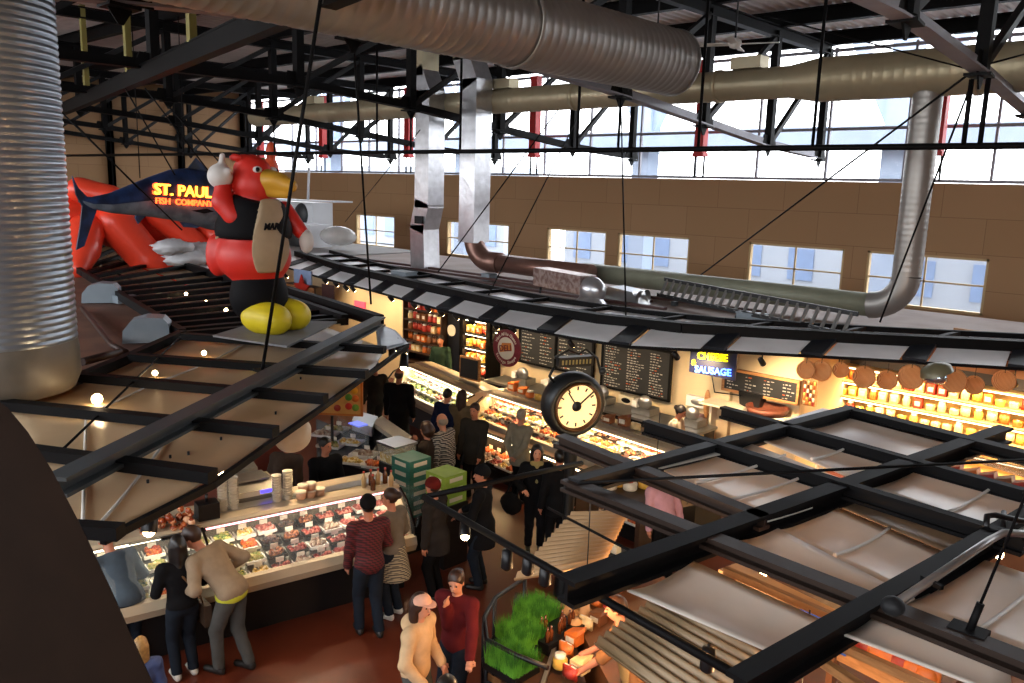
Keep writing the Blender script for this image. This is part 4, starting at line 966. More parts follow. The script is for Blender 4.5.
def tray_proto(key, w, d):
    """steel tray with a heap of food and a price card, built about the origin"""
    t = thing('food_tray', (0, 0, 0), 'tray', 'food tray')
    make('pan', MB().prism([(-w/2, -d/2, 0), (w/2, -d/2, 0), (w/2, d/2, 0), (-w/2, d/2, 0)], (0,0,.012)).box((0, -d/2, .02), (w, .012, .04)).box((0, d/2, .02), (w, .012, .04)).box((-w/2, 0, .02), (.012, d, .04)).box((w/2, 0, .02), (.012, d, .04)), CASEB if key in ('red meat', 'brown sausage', 'dark olives') else WHITEP, t)
    mb = MB(); r_ = random.Random(len(key)*7+int(w*100))
    for k in range(14): mb.ell((r_.uniform(-.36, .36)*w, r_.uniform(-.36, .36)*d, .03+r_.uniform(0, .02)), (r_.uniform(.1, .19)*w, r_.uniform(.08, .15)*d, r_.uniform(.025, .05)), n=8, m=5, jit=.12)
    make('food', mb, food_mat(key), t)
    make('price_card', MB().box((0, d/2-.03, .1), (.1, .006, .065)).box((0, d/2-.03, .04), (.01, .006, .08)), mat('price_card_white', '#e8e2d2', .6), t)
    return t
TP = {}
def tray(key, p, ang, label, group, w=.24, d=.22):
    k = (key, w, d)
    if k not in TP: TP[k] = tray_proto(key, w, d); o = TP[k]; o.location = p; o.rotation_euler = (0, 0, ang)
    else: o = dup(TP[k], p, ang)
    o['label'] = label; o['group'] = group
    return o
# long front-left counter
f1 = Frame((-8.98, 1.6), (-7.93, 6.75), (-1, 0))
glass_case(f1, 'long glass meat and salad counter in front of the left stall', light=11, topz=1.42)
ang = math.atan2(f1.d.y, f1.d.x)+math.pi
rowdef = [('front', .2, -.09), ('second', .4, .01), ('third', .6, .10), ('rear', .79, .19)]
n = 19
for r_i, (rn, tt_, dz) in enumerate(rowdef):
    for i in range(n):
        a = .25+(f1.L-.4)*i/(n-1); u = i/(n-1)
        if u < .64: key = ['cream salad', 'yellow cheese', 'green salad', 'cream salad', 'yellow cheese', 'orange fruit'][(i*5+r_i*2) % 6]
        elif u < .86: key = ['red meat', 'brown sausage', 'dark olives', 'pink meat', 'red meat', 'white fish'][(i*5+r_i) % 6]
        else: key = ['pink meat', 'red meat', 'pink meat'][(i+r_i) % 3]
        p = f1.p(a, tt_, .88+dz)
        tray(key, p, ang-math.pi/2*0+math.pi, 'tray of %s in long counter, %s row, %s from near end' % (key, rn, ORD[i]), 'trays in the long counter', .23, .2)
# end cap of pink meat panel, curved glass end
o = make('curved_end_glass', MB().sheet(lambda u, v: f1.p(f1.L+.04+.25*math.sin(u*math.pi), .1+.8*u, .95+.4*v), 10, 3, .008), GLASS); tag(o, 'curved glass end of the long counter by the two shoppers', 'glass')
# things on the counter top shelf
SH = 1.45
def on1(px, py, z=SH): return G(px, py, z)
CUP = mat('translucent_cup', '#d9d0bd', .4, 0, .04, 8); PINKC = mat('pinkish_tub', '#c99a78', .5, 0, .1, 9)
for i, (px, py, h_) in enumerate(((223, 511, .42), (234, 509, .4), (277, 501, .32), (288, 499, .36))):
    c = on1(px, py); t = thing('cup_stack', c, 'tall stack of clear plastic tubs on the long counter, %s from the left' % ORD[i], 'cups', 'stacks of clear tubs')
    mb = MB(); k = 0
    while k*.035 < h_: mb.lathe([(.05, k*.035), (.062, k*.035+.032), (.066, k*.035+.034)], c, 14); k += 1
    make('cups', mb.lathe([(.066, h_), (.0, h_+.005)], c, 14), CUP, t); make('bottom_cup', MB().lathe([(0, 0), (.045, 0), (.05, .04)], c, 14), CUP, t)
for i, (px, py, z) in enumerate(((302, 498, 0), (311, 497, 0), (320, 495, 0), (303, 490, .1), (311, 488, .1), (301, 497, .1), (319, 493, .0))):
    c = G(px, py if z == 0 else py+9, SH)+V(0, 0, z)
    if i == 6: continue
    t = thing('paper_tub', c, 'short round tub with pinkish label among the tubs beside the cups, %s of them' % ORD[i], 'tub', 'round tubs on the long counter')
    make('tub_body', MB().lathe([(0, 0), (.055, 0), (.065, .09), (0, .09)], c, 14), PINKC, t); make('tub_lid', MB().lathe([(.069, .085), (.069, .1), (0, .1)], c, 14), CREAM, t)
c = on1(256, 500); ax = (f1.d, f1.n, V(0,0,1))
t = thing('weighing_scale', c, 'deli scale with a blue glowing display on the long counter', 'scale')
make('scale_body', MB().prism([f1.p(0,0,0)*0+c+f1.d*-.28+f1.n*a+V(0,0,b) for a, b in ((0, 0), (-.02, .12), (.1, .2), (.4, .22), (.42, 0))], f1.d*.56), mat('scale_grey', '#7a7468', .45, .2), t)
make('display_strip', MB().box(c+V(0,0,.1)-f1.n*.025, (.5, .01, .07), (f1.d, f1.n, V(0,0,1))), CREAM, t)
make('blue_display', MB().box(c+V(0,0,.11)-f1.n*.033+f1.d*.14, (.18, .01, .04), (f1.d, f1.n, V(0,0,1))), mat('blue_display', '#4a42ff', .4, emit='#4a40ff', es=2.5), t)
make('weigh_plate', MB().box(c+V(0,0,.24)+f1.n*.24, (.42, .32, .02), (f1.d, f1.n, V(0,0,1))), CHROME, t)
c = on1(237, 482, 1.4)
t = thing('label_printer', c-V(0,0,.05), 'grey printer with a red and white pack on top behind the scale', 'printer')
make('printer_body', MB().box(c+V(0,0,.1), (.45, .4, .28), ax).prism([c+f1.d*-.22+f1.n*a+V(0,0,b) for a, b in ((-.2, .24), (.2, .24), (.2, .34))], f1.d*.44), mat('printer_grey', '#8a8478', .5), t)
make('packet_on_top', MB().box(c+V(0,0,.36), (.2, .14, .02), ax), PK[3], t)
# meat bags on shelf at left
MEATB = pattern('wrapped_red_pastry', 'voronoi', '#8c3a1e', '#c8703c', 16, .2, c3='#e8b890', p=.45)
for i, (px, py) in enumerate(((150, 528), (182, 524))):
    c = on1(px, py, 1.5); t = thing('wrapped_tray', c-V(0,0,.14), 'tilted glossy wrapped tray of reddish pastries on the counter, %s one' % ('left' if i == 0 else 'right'), 'tray', 'wrapped trays of pastry')
    mb = MB(); rr_ = random.Random(i)
    for k in range(26): mb.ell(c+f1.d*rr_.uniform(-.18, .18)+f1.n*rr_.uniform(-.05, .2)+V(0,0,rr_.uniform(-.08, .16)), (.05, .04, .04), n=8, m=5, jit=.1)
    make('pastries', mb, MEATB, t); make('tray_frame', MB().box(c+f1.n*.1+V(0,0,-.11), (.5, .36, .03), ax), HOUS, t)
c = on1(212, 523, SH); tag(make('knife_block', MB().box(c+V(0,0,.1)+f1.n*.2, (.25, .2, .2), ax).tube([c+V(0,0,.2)+f1.n*.2, c+V(0,0,.3)+f1.n*.2], .02), HOUS), 'black utensil holder on the long counter behind the stooping man', 'holder')
# bottles at right end
for i, (px, py) in enumerate(((364, 487), (371, 485), (378, 484), (385, 483), (391, 486), (373, 490))):
    c = on1(px, py); t = thing('sauce_bottle', c, 'small sauce bottle at the right end of the long counter, %s of six' % ORD[i], 'bottle', 'bottles at the end of the long counter')
    make('bottle_glass', MB().lathe([(0, 0), (.035, 0), (.035, .13), (.014, .17), (.014, .2)], c, 10), mat('amber_bottle', '#5a2f16', .2) if i % 2 else mat('pale_jar', '#b89a6c', .3), t); make('cap', MB().lathe([(.016, .2), (.016, .225), (0, .225)], c, 10), PK[3], t)
# ---- inner counters of the left stall
f2 = Frame((-10.4, 6.3), (-9.5, 7.9), (-.87, .5))
f2 = Frame((-9.75, 8.1), (-11.9, 7.2), (.4, -1))
t = thing('prep_counter', (-10.4, 6.6, 0), 'open topped steel prep counter with food pans inside the left stall', 'counter')
q = [G(318, 455, 1.0), G(395, 478, 1.0), G(375, 440, 1.0), G(316, 418, 1.0)]
make('counter_body', MB().prism([(p.x, p.y, .0) for p in q], (0, 0, .94)), CASEB, t)
make('counter_rim', MB().prism([(p.x, p.y, .94) for p in q], (0, 0, .04)), HOUS, t)
for i, (px, py) in enumerate(((336, 430), (350, 443), (364, 455), (377, 466), (331, 446), (352, 462), (325, 435))):
    tray(['cream salad', 'yellow cheese', 'white fish', 'orange fruit'][i % 4], G(px, py, .99), .5, 'rectangular pan of %s in the open prep counter, %s from the far end' % (['cream salad', 'yellow cheese', 'white fish', 'orange food'][i % 4], ORD[i]), 'pans in the prep counter', .42, .3)
for i, (a, b) in enumerate((((337, 432), (368, 450)), ((370, 474), (384, 448)))):
    o = make('sneeze_glass', MB().prism([G(a[0], a[1], 1.0), G(b[0], b[1], 1.0), G(b[0], b[1], 1.0)+V(0,0,.3), G(a[0], a[1], 1.0)+V(0,0,.3)], (.01, .01, 0)), GLASS); tag(o, 'tilted clear glass guard over the prep counter, %s one' % ('farther' if i == 0 else 'nearer'), 'glass')
o = make('register', MB().prism([G(352, 430, 1.15), G(372, 437, 1.15), G(378, 426, 1.15), G(357, 420, 1.15)], (0, 0, .18)), CHROME); tag(o, 'silver cash register with bluish screen beyond the prep counter', 'register')
make('screen', MB().box(G(358, 424, 1.36), (.3, .2, .02)), mat('bluish_screen', '#6a78c8', .3, emit='#6f80ff', es=.8), o)
make('register_stand', MB().box(G(364, 430, 1.1)+V(0, .1, -.56), (.5, .5, 1.1)), CASEB, o)
o = make('steel_hood', MB().prism([G(372, 426, 1.25), G(405, 450, 1.25), G(412, 441, 1.25), G(382, 420, 1.25)], (0, 0, .08)), CREAM); tag(o, 'long cream lid of the counter between prep area and aisle', 'lid')
make('lid_stand', MB().prism([G(372, 426, 1.25), G(405, 450, 1.25), G(412, 441, 1.25), G(382, 420, 1.25)], (0, 0, -1.25)), CASEB, o)
# lemonade / fruit sign board
a = G(333, 398, 1.95); t = thing('menu_board', (a.x, a.y, 1.55), 'orange framed menu board with coloured fruit pictures above the stall', 'board')
q = G(332, 413, 1.55); hh = .55; wv = V(.75, .62, 0).normalized()
bb = [q-wv*.62, q+wv*.5, q+wv*.5+V(0,0,hh), q-wv*.62+V(0,0,hh)]
nv = V(.62, -.75, 0).normalized()
make('frame', MB().prism([bb[0]-wv*.04-V(0,0,.04), bb[1]+wv*.04-V(0,0,.04), bb[2]+wv*.04+V(0,0,.04), bb[3]-wv*.04+V(0,0,.04)], -nv*.04), mat('orange_frame', '#b86a24', .5, 0, .1, 4), t)
make('menu_face', MB().prism(bb, nv*.012), mat('tan_menu_face', '#c9974e', .5, 0, .15, 7), t)
for i, (u, z, c_) in enumerate(((.28, .45, '#c02a1c'), (.4, .42, '#d8a020'), (.3, .3, '#4a8a24'), (.42, .28, '#d06a1c'), (.3, .14, '#c02a1c'), (.42, .12, '#6a9a2c'))):
    make('fruit_picture', MB().lathe([(0, 0), (.062, 0), (.062, .012), (0, .012)], q+wv*u+V(0,0,z)+nv*.014, 14, nv), mat('fruit_'+c_[1:], c_, .5), t)
make('red_badge', MB().lathe([(0, 0), (.06, 0), (.06, .01), (0, .01)], q+wv*.1+V(0,0,.1)+nv*.014, 14, nv), PK[3], t)
make('support_post', MB().tube([(q.x, q.y, 1.5), (q.x, q.y, 0)], .025), HOUS, t)
# big white globe lamp
c = G(292, 434, 2.45); t = thing('globe_lamp', c-V(0,0,.2), 'large white bell shaped lamp seen from above by the stall staff', 'lamp')
make('lamp_shade', MB().lathe([(0, -.22), (.12, -.2), (.22, -.08), (.24, .04), (.2, .12), (.08, .17), (0, .18)], c, 24, (.3, -.3, .5)), mat('milky_lamp_shade', '#c9c0ad', .35, 0, .1, 3), t)
make('shade_knob', MB().ell(c+V(.1,-.12,.16), (.09, .09, .05)), CREAM, t); make('stem', MB().tube([c+V(0,0,.1), (c.x, c.y, 3.0)], .02), HOUS, t)
c = G(201, 305, 0)
# red wall / post inside left stall
o = make('red_partition', MB().prism([G(232, 470, 1.3), G(282, 432, 1.3), G(282, 432, 1.3)+V(-.1,.1,0), G(232, 470, 1.3)+V(-.1,.1,0)], (0, 0, -1.3)), mat('red_brown_paint', '#7c2f1c', .5, 0, .1, 2)); tag(o, 'red brown painted partition inside the left stall behind the cups', 'partition')
c = G(270, 450, 1.6)
# green boxes in the aisle
GRB = mat('dark_green_crate', '#2c6a58', .5, 0, .1, 6); LGB = mat('lime_box', '#8aa83c', .5, 0, .1, 6)
for i, (px, py, n_, m_, w_, lb_) in enumerate(((411, 512, 6, GRB, .42, 'dark green carton'), (446, 500, 3, LGB, .42, 'lime green carton'))):
    base = G(px, py, .55 if i == 0 else .95)
    for k in range(n_):
        h_ = .15; c = V(base.x, base.y, (.55 if i == 0 else .95)+h_*k+h_/2)
        t = thing('carton', c-V(0,0,h_/2), '%s in the stack beside the aisle, %s from the bottom' % (lb_, ORD[k]), 'carton', lb_+'s in a stack')
        make('carton_body', MB().box(c, (w_, w_, h_*.97)), m_, t); make('carton_label', MB().box(c+V(0,-w_/2-.003,0), (w_*.6, .006, h_*.4)).box(c+V(w_/2+.003,0,0), (.006, w_*.6, h_*.4)), CREAM, t)
    tag(make('stand', MB().box((base.x, base.y, (.55 if i == 0 else .95)/2), (.46, .46, .55 if i == 0 else .95)), CASEB), 'black stand under the stack of %ss' % lb_, 'stand')
# clear food dispenser box
c = G(397, 452, 1.35); t = thing('acrylic_case', c-V(0,0,.15), 'clear box of snacks with a metal lid above the dark green cartons', 'box')
make('clear_box', MB().box(c, (.42, .42, .3)), mat('clear_acrylic', '#e8e2d0', .05, 0, 0, alpha=.25), t); make('snacks', MB().box(c-V(0,0,.07), (.38, .38, .13)), food_mat('yellow cheese'), t); make('box_lid', MB().box(c+V(0,0,.16), (.46, .46, .03)), CHROME, t)
make('box_stand', MB().box((c.x, c.y, (c.z-.15)/2), (.4, .4, c.z-.15)), CASEB, t)

# ---- back counter cases
fs = Frame((-14.9, 11.75), (-11.85, 11.05), (0, 1))
glass_case(fs, 'curved glass salad case at the left of the back counter', light=30, lightcol=(1, .92, .62), curve=True)
fm = Frame((-11.75, 11.35), (-6.3, 10.75), (0, 1))
t = glass_case(fm, 'long warm lit cheese and sausage case of the back counter', light=34, lightcol=(1, .68, .3))
ks = ['cream salad', 'green salad', 'white fish', 'yellow cheese', 'green salad', 'cream salad', 'pink meat']
a_s = math.atan2(fs.d.y, fs.d.x)
for r_i, (rn, tt_, dz) in enumerate(rowdef):
    for i in range(11): key = ks[(i*3+r_i*2) % 7]; tray(key, fs.p(.2+(fs.L-.4)*i/10, tt_, .88+dz), a_s, 'tray of %s in salad case, %s row, %s from left' % (key, rn, ORD[i]), 'trays in the salad case', .25, .22)
a_m = math.atan2(fm.d.y, fm.d.x)
km = ['yellow cheese', 'brown sausage', 'orange fruit', 'white fish', 'red meat', 'yellow cheese', 'orange fruit']
for r_i, (rn, tt_, dz) in enumerate(rowdef):
    for i in range(19): key = km[(i*3+r_i*2) % 7]; tray(key, fm.p(.2+(fm.L-.4)*i/18, tt_, .88+dz), a_m, 'tray of %s in warm lit case, %s row, %s from left' % (key.replace(' fruit', ' cheese'), rn, ORD[i]), 'trays in the warm lit case', .25, .22)
# low front shelf with oranges and packs
t = thing('low_front_shelf', fm.p(fm.L/2, -.25, 0), 'low lit shelf of fruit and packs in front of the warm lit case', 'shelf')
make('shelf_box', fm.prism(MB(), [(-.4, 0), (.18, 0), (.18, .62), (.1, .62), (.1, .3), (-.4, .2)], 0, fm.L-.4), CASEB, t)
make('shelf_lamp', MB().tube([fm.p(.1, .05, .6), fm.p(fm.L-.5, .05, .6)], .016, 6), TUBEW, t)
area_light('case_tube_light', fm.p(fm.L/2, -.02, .6), fm.L-.6, .06, 40, (1, .62, .28), (R(25), 0, a_m))
for r_i in range(2):
    for i in range(19): key = ['orange fruit', 'yellow cheese', 'red meat', 'white fish', 'orange fruit', 'brown sausage'][(i*5+r_i*2) % 6]; tray(key, fm.p(.18+(fm.L-.9)*i/18, -.26+.24*r_i, .24+.05*r_i), a_m, 'tray of %s on low shelf of warm case, %s row, %s from left' % (key, 'front' if r_i == 0 else 'rear', ORD[i]), 'trays on the low lit shelf', .25, .22)
# work clutter on the case tops
WK = [('carton', 3), ('jar', 1), ('pouch', 0)]
rnd = random.Random(11); i = 0
for a in [x*.31 for x in range(1, 17)]:
    kind = rnd.choice((0, 1, 3, 3)); ci = rnd.choice((0, 4, 5, 2, 1)); put_package(kind, ci, fm.p(a, .85+rnd.uniform(-.1, .1), 1.345), (.2, .14, rnd.choice((.14, .2))), '%s %s on top of the warm lit case, %s from left' % (PKN[ci], ('round cheese' if kind == 2 else KN[kind]), ORD[i]), 'packs on top of the back case', KN[kind].split('_')[0]); i += 1
for i, (px, py) in enumerate(((596, 452), (607, 456), (583, 446), (634, 463), (655, 460))):
    c = G(px, py, .96)
    put_package(2, [2, 2, 0, 4, 4][i], (c.x, c.y, .93), (.27, .14, .2), '%s round cheese at right end of back case, %s from left' % (['yellow', 'yellow', 'cream', 'white', 'white'][i], ORD[[1, 2, 0, 3, 4][i]]), 'round cheeses by the street clock', 'cheese')
# staff side work counter with machines
t = thing('rear_counter', (-10, 13.6, 0), 'dark work counter along the partition with deli machines on it', 'counter')
make('counter_top', MB().box((-10.6, 13.9, .96), (5.8, .72, .05)), CHROME, t); make('counter_body', MB().box((-10.6, 13.92, .47), (5.7, .65, .93)), CASEB, t)
for i, x in enumerate((-12.6, -11.6, -10.3, -9.2, -8.1)):
    c = V(x, 13.95, .985); t = thing('slicer', c, 'small steel deli machine on the rear work counter, %s from the left' % ORD[i], 'machine', 'machines on the rear counter')
    make('machine_base', MB().box(c+V(0,0,.08), (.45, .35, .14)), CHROME, t); make('slicing_wheel', MB().lathe([(0,0), (.15, 0), (.15, .02), (0, .03)], c+V(.05,-.1,.27), 18, (.3,-1,0)), CHROME, t); make('carriage', MB().box(c+V(-.15,-.05,.22), (.12, .3, .14)), WHITEP, t)
# stand menus
for i, (px, py) in enumerate(((466, 372), (474, 376))):
    c = WY(px, py, 12.2); c.z = 1.35; t = thing('counter_board', c, 'small wood framed board standing on the back counter, %s one' % ('left' if i == 0 else 'right'), 'board')
    make('frame', MB().box(c+V(0,0,.25), (.36, .05, .5)), WOOD, t); make('board', MB().box(c+V(0,-.03,.25), (.28, .02, .42)), CHB, t)
# ---- street clock
c = G(573, 404, 0); hub = V(-6.62, 8.32, 0); zc_ = None
d_ = ray(573, 404); s_ = 8.3/d_.y; hub = CP+d_*s_
t = thing('street_clock', (hub.x, hub.y, 0), 'round black street clock with a glowing cream face on a post', 'clock')
fd = V(.62, -.73, -.12).normalized(); R0 = .40
fd = V(.9, -.4, -.05).normalized()
CLK = mat('clock_iron', '#15181a', .4, .3, .15, 5)
make('drum', MB().lathe([(0, -.2), (R0*.8, -.2), (R0*1.0, -.16), (R0*1.08, -.08), (R0*1.08, .06), (R0, .13), (R0*.86, .15), (R0*.8, .1)], hub, 40, fd), CLK, t)
make('bezel', MB().lathe([(R0*.8, .1), (R0*.84, .16), (R0*.76, .17), (R0*.74, .11)], hub, 40, fd), mat('bronze_bezel', '#5a3a1e', .35, .6), t)
face = make('clock_face', MB().lathe([(0, .1), (R0*.78, .1), (R0*.78, .11), (0, .11)], hub, 40, fd, False), mat('clock_face_glow', '#f3e2b4', .5, 0, .05, 3, emit='#ffd890', es=.75), t)
U_ = (V(0,0,1)-fd*fd.z).normalized(); X_ = U_.cross(fd)
for k in range(12):
    a = R(30*k); make('hour_mark', MB().box(hub+fd*.115+(X_*math.sin(a)+U_*math.cos(a))*R0*.62, (.02, .008, .05), (X_*math.cos(a)-U_*math.sin(a), fd, X_*math.sin(a)+U_*math.cos(a))), CLK, t)
make('hub', MB().lathe([(0, .14), (.06, .13), (.07, .11)], hub, 16, fd), CLK, t)
for a, L_ in ((R(-35), .24), (R(50), .3)):
    dd = X_*math.sin(a)+U_*math.cos(a); make('clock_hand', MB().bar(hub+fd*.125, hub+fd*.125+dd*L_, .018, .012, up=fd), CLK, t)
make('header_panel', MB().box(hub+V(0,0,R0+.18), (.5, .1, .13), (X_, fd, U_)), CLK, t)
hd = MB(); rnd = random.Random(5)
for k in range(9): hd.box(hub+V(0,0,R0+.18)+fd*.055+X_*(-.2+k*.05), (.025, .004, .06), (X_, fd, U_))
make('header_lettering', hd, mat('dull_gold', '#7d7448', .5), t)
make('scroll', MB().tube([hub+V(0,0,R0+.24)-X_*.3, hub+V(0,0,R0+.33)-X_*.1, hub+V(0,0,R0+.27)+X_*.05, hub+V(0,0,R0+.33)+X_*.15, hub+V(0,0,R0+.2)+X_*.33, hub+V(0,0,R0-.02)+X_*.4], .018), CLK, t)
make('scroll', MB().tube([hub+V(0,0,R0+.12)-X_*.3, hub+V(0,0,R0-.0)-X_*.36, hub+V(0,0,R0-.08)-X_*.3], .02), CLK, t)
make('side_knob', MB().ell(hub+V(0,0,R0+.02)+X_*.42, (.05,.05,.05)), CLK, t)
make('neck', MB().lathe([(.1, -R0-.16), (.07, -R0-.1), (.1, -R0+.02)], hub, 16), CLK, t)
make('capital', MB().box(hub+V(0,0,-R0-.18), (.34, .34, .06)), CLK, t); make('post', MB().lathe([(.1, -R0-.2), (.075, -R0-.5), (.075, -hub.z+.5), (.14, -hub.z+.35), (.16, -hub.z)], hub, 16), CLK, t)

# ---- lower right stall: railing, wheatgrass, goods
RAIL = mat('black_rail', '#15161a', .4, .3, .1, 4)
rz = 1.05
rp = [G(548, 668, rz), G(516, 655, rz), G(487, 640, rz), G(484, 618, rz), G(495, 598, rz), G(525, 578, rz)]
t = thing('railing', (rp[2].x, rp[2].y, 0), 'curved black metal railing around the wheatgrass corner', 'railing')
make('top_rail', MB().tube(rp, .025, 8), RAIL, t)
make('lower_rail', MB().tube([p-V(0,0,.45) for p in rp], .018, 8), RAIL, t)
for p in rp[1:]: make('rail_post', MB().tube([(p.x, p.y, 0), (p.x, p.y, rz)], .022, 8), RAIL, t)
make('curved_panel', MB().sheet(lambda u, v: rp[1].lerp(rp[2], u)*1.0-V(0,0,.35+v*.6), 3, 1, .01), WOOD, t)
STB = mat('stall_wood_counter', '#6e4426', .5, 0, .15, 4)
c0, c1, c2, c3 = G(500, 690, .8), G(515, 592, .8), G(565, 600, .8), G(590, 700, .8)
tag(make('corner_counter', MB().prism([(p.x, p.y, 0) for p in (c0, c1, c2, c3)], (0, 0, .8)), DKWOOD), 'dark wooden corner counter inside the curved railing', 'counter')
GRASS = pattern('wheatgrass', 'noise', '#2f6a12', '#5da02a', 8, .6)
for i, (px, py) in enumerate(((537, 612), (521, 634), (512, 660))):
    c = G(px, py, .92); w_, d_ = .42, .36; t = thing('wheatgrass_tray', (c.x, c.y, .81), 'tray of bright green wheatgrass inside the railing, %s' % ('farthest', 'middle one', 'nearest')[i], 'plant', 'wheatgrass trays')
    make('tray', MB().box((c.x, c.y, .84), (w_, d_, .07)), HOUS, t)
    mb = MB(); rr_ = random.Random(i)
    for k in range(1500):
        x, y = c.x+rr_.uniform(-w_/2, w_/2), c.y+rr_.uniform(-d_/2, d_/2); h_ = rr_.uniform(.14, .24); lx, ly = rr_.uniform(-.05, .05), rr_.uniform(-.05, .05)
        mb.add([(x-.004, y, .87), (x+.004, y+.003, .87), (x+lx, y+ly, .87+h_)], [(0, 1, 2)])
    g = make('grass_blades', mb, GRASS, t); g['kind'] = 'stuff'
o = make('steel_edge', MB().bar(G(568, 606, .84), G(541, 690, .84), .04, .04), CHROME); tag(o, 'bright steel counter edge right of the wheatgrass', 'rail')
t = thing('bottle_crate', G(560, 640, .8), 'dark crate of small bottles between wheatgrass and the seated arms', 'crate')
q = G(556, 640, .8); make('crate_box', MB().box(q+V(0,0,.06), (.3, .6, .12)), HOUS, t)
rnd = random.Random(2)
for k in range(10):
    p = q+V(rnd.uniform(-.1, .1), -.25+.055*k, .12); make('bottle', MB().lathe([(0, 0), (.025, 0), (.025, .1), (.01, .13), (.01, .16), (0, .16)], p, 8), mat('amber_bottle', '#5a2f16', .2), t)
# warm stall floor counter under awnings
q = [G(565, 600, .85), G(640, 560, .85), G(760, 640, .85), G(640, 740, .85)]
tag(make('wood_counter', MB().prism([(p.x, p.y, 0) for p in q], (0, 0, .84)), STB), 'warm lit wooden counter under the grey corrugated awning', 'counter')
for i, (px, py, rr_) in enumerate(((567, 612, .16), (575, 626, .13), (585, 611, .1))):
    c = G(px, py, .88); o = make('straw_hat_bowl', MB().lathe([(0, .1), (rr_*.5, .09), (rr_*.6, .02), (rr_, .0), (rr_*1.02, -.015), (0, -.02)], (c.x, c.y, .87), 18), mat('tan_straw', '#c79a68', .6, 0, .12, 9)); tag(o, 'tan paper wrap heap on the wooden counter, %s of three' % ORD[i], 'wrap')
for i, (px, py, kd, ci) in enumerate(((574, 640, 3, 1), (566, 652, 0, 1), (586, 626, 0, 0), (598, 620, 3, 5), (580, 668, 3, 0), (596, 604, 0, 1), (612, 612, 3, 3), (570, 676, 0, 3), (560, 664, 1, 2))):
    put_package(kd, ci, (G(px, py, .88).x, G(px, py, .88).y, .85), (.17, .14, .14), '%s %s on the lit wooden counter beside the bare arms, %s from the left' % (PKN[ci], ('round cheese' if kd == 2 else KN[kd]), ORD[[3, 1, 5, 7, 4, 6, 8, 2, 0][i]]), 'packs on the lit wooden counter', KN[kd])
c = G(606, 592, .85); t = thing('wooden_stool', (c.x, c.y, .85), 'small orange wooden stool shape on the lit counter', 'stool')
make('seat', MB().box(c+V(0,0,.34), (.3, .3, .04)), mat('orange_wood', '#a0552a', .5, 0, .1, 4), t)
for sx in (-.12, .12):
    for sy in (-.12, .12): make('leg', MB().box(c+V(sx, sy, .16), (.04, .04, .32)), mat('orange_wood', '#a0552a', .5, 0, .1, 4), t)
def added_lamp(loc, w_, col=(1, .55, .25), r_=.1, cordto=2.9):
    """bare bulb added to brighten the stalls under the canopy"""
    t = thing('added_bulb', loc, 'added warm bulb under the canopy, hung over %s' % loc_name[0], 'lamp', 'added bulbs'); p = V(loc)
    make('glass_bulb', MB().ell(p, (.04, .04, .05)), BULB, t); make('socket', MB().tube([p+V(0,0,.04), p+V(0,0,.12)], .02), HOUS, t); make('cord', MB().tube([p+V(0,0,.12), (p.x, p.y, cordto)], .006, 5), HOUS, t)
    l = bpy.data.lights.new('bulb', 'POINT'); l.energy = w_; l.color = col; l.shadow_soft_size = r_; o = bpy.data.objects.new('added_bulb_light', l); COL.objects.link(o); o.location = p-V(0,0,.12)
loc_name = ['the wooden counter']
q = G(655, 625, 1.95); added_lamp(q, 60, cordto=2.25)
loc_name = ['the wheatgrass side of the lit counter']; added_lamp(G(586, 592, 1.85), 45, cordto=2.9)  # extra bulb hidden behind the beam end to brighten the counter
loc_name = ['the lower right packs']; added_lamp(V(-1.9, 4.9, 2.1), 45)
loc_name = ['the middle of the lower right stall']; added_lamp(V(-3.0, 6.6, 2.2), 32)
loc_name = ['the stall behind the right canopy']; added_lamp(V(-1.6, 8.6, 2.2), 55)
loc_name = ['the cheeses under the canopy']; added_lamp(V(-5.2, 8.2, 2.2), 25, (1, .8, .45))
# shelving of snacks seen between panels
t = thing('snack_shelf', G(880, 650, 2.0), 'shelf with wooden edge and orange snack packs under the lower right panels', 'shelf')
a, b = G(812, 640, 1.9), G(930, 700, 1.9); dv = (b-a).normalized(); nv2 = V(-dv.y, dv.x, 0)
make('shelf_board', MB().prism([a, b, b+nv2*.5, a+nv2*.5], (0,0,-.04)), STB, t); make('shelf_edge', MB().bar(a, b, .04, .1), WOOD, t)
for u in (.05, .95): p = a.lerp(b, u)+nv2*.3; make('shelf_support', MB().bar(p-V(0,0,.02), (p.x, p.y, 0), .05, .05), STB, t)
for i in range(9):
    p = a.lerp(b, .08+.1*i)+nv2*.16; put_package(0, 1 if i % 3 else 3, p+V(0,0,.0), (.2, .18, .2), '%s snack pouch on the wooden shelf under the lower right panels, %s from the left' % ('orange' if i % 3 else 'red', ORD[i]), 'snack pouches at lower right', 'pouch')
p = a.lerp(b, .12)+nv2*-.03; tag(make('blue_packet', MB().prism([p+V(0,0,.02), p+dv*.2+V(0,0,.02), p+dv*.2+nv2*.06+V(0,0,.07), p+nv2*.06+V(0,0,.07)], (0,0,.03)), mat('blue_pack', '#2a55b0', .4)), 'blue packet at the front of the wooden snack shelf', 'packet')
a, b = G(728, 568, 2.3), G(850, 628, 2.3)
t = thing('upper_ledge', a, 'lit wooden ledge under the canopy beam at lower right', 'ledge'); make('ledge_board', MB().bar(a, b, .25, .04), mat('pale_ledge', '#c99c66', .5, 0, .08, 3), t)
for u in (.1, .9): p = a.lerp(b, u); make('ledge_support', MB().bar(p, (p.x, p.y, 0), .05, .05), STB, t)
p = G(812, 614, 2.36); tag(make('blue_packet', MB().box(p, (.16, .07, .05)).box(p+V(0,0,.02), (.1, .072, .02)), mat('blue_pack', '#2a55b0', .4)), 'blue and white packet lying on the lit ledge between the panels', 'packet')
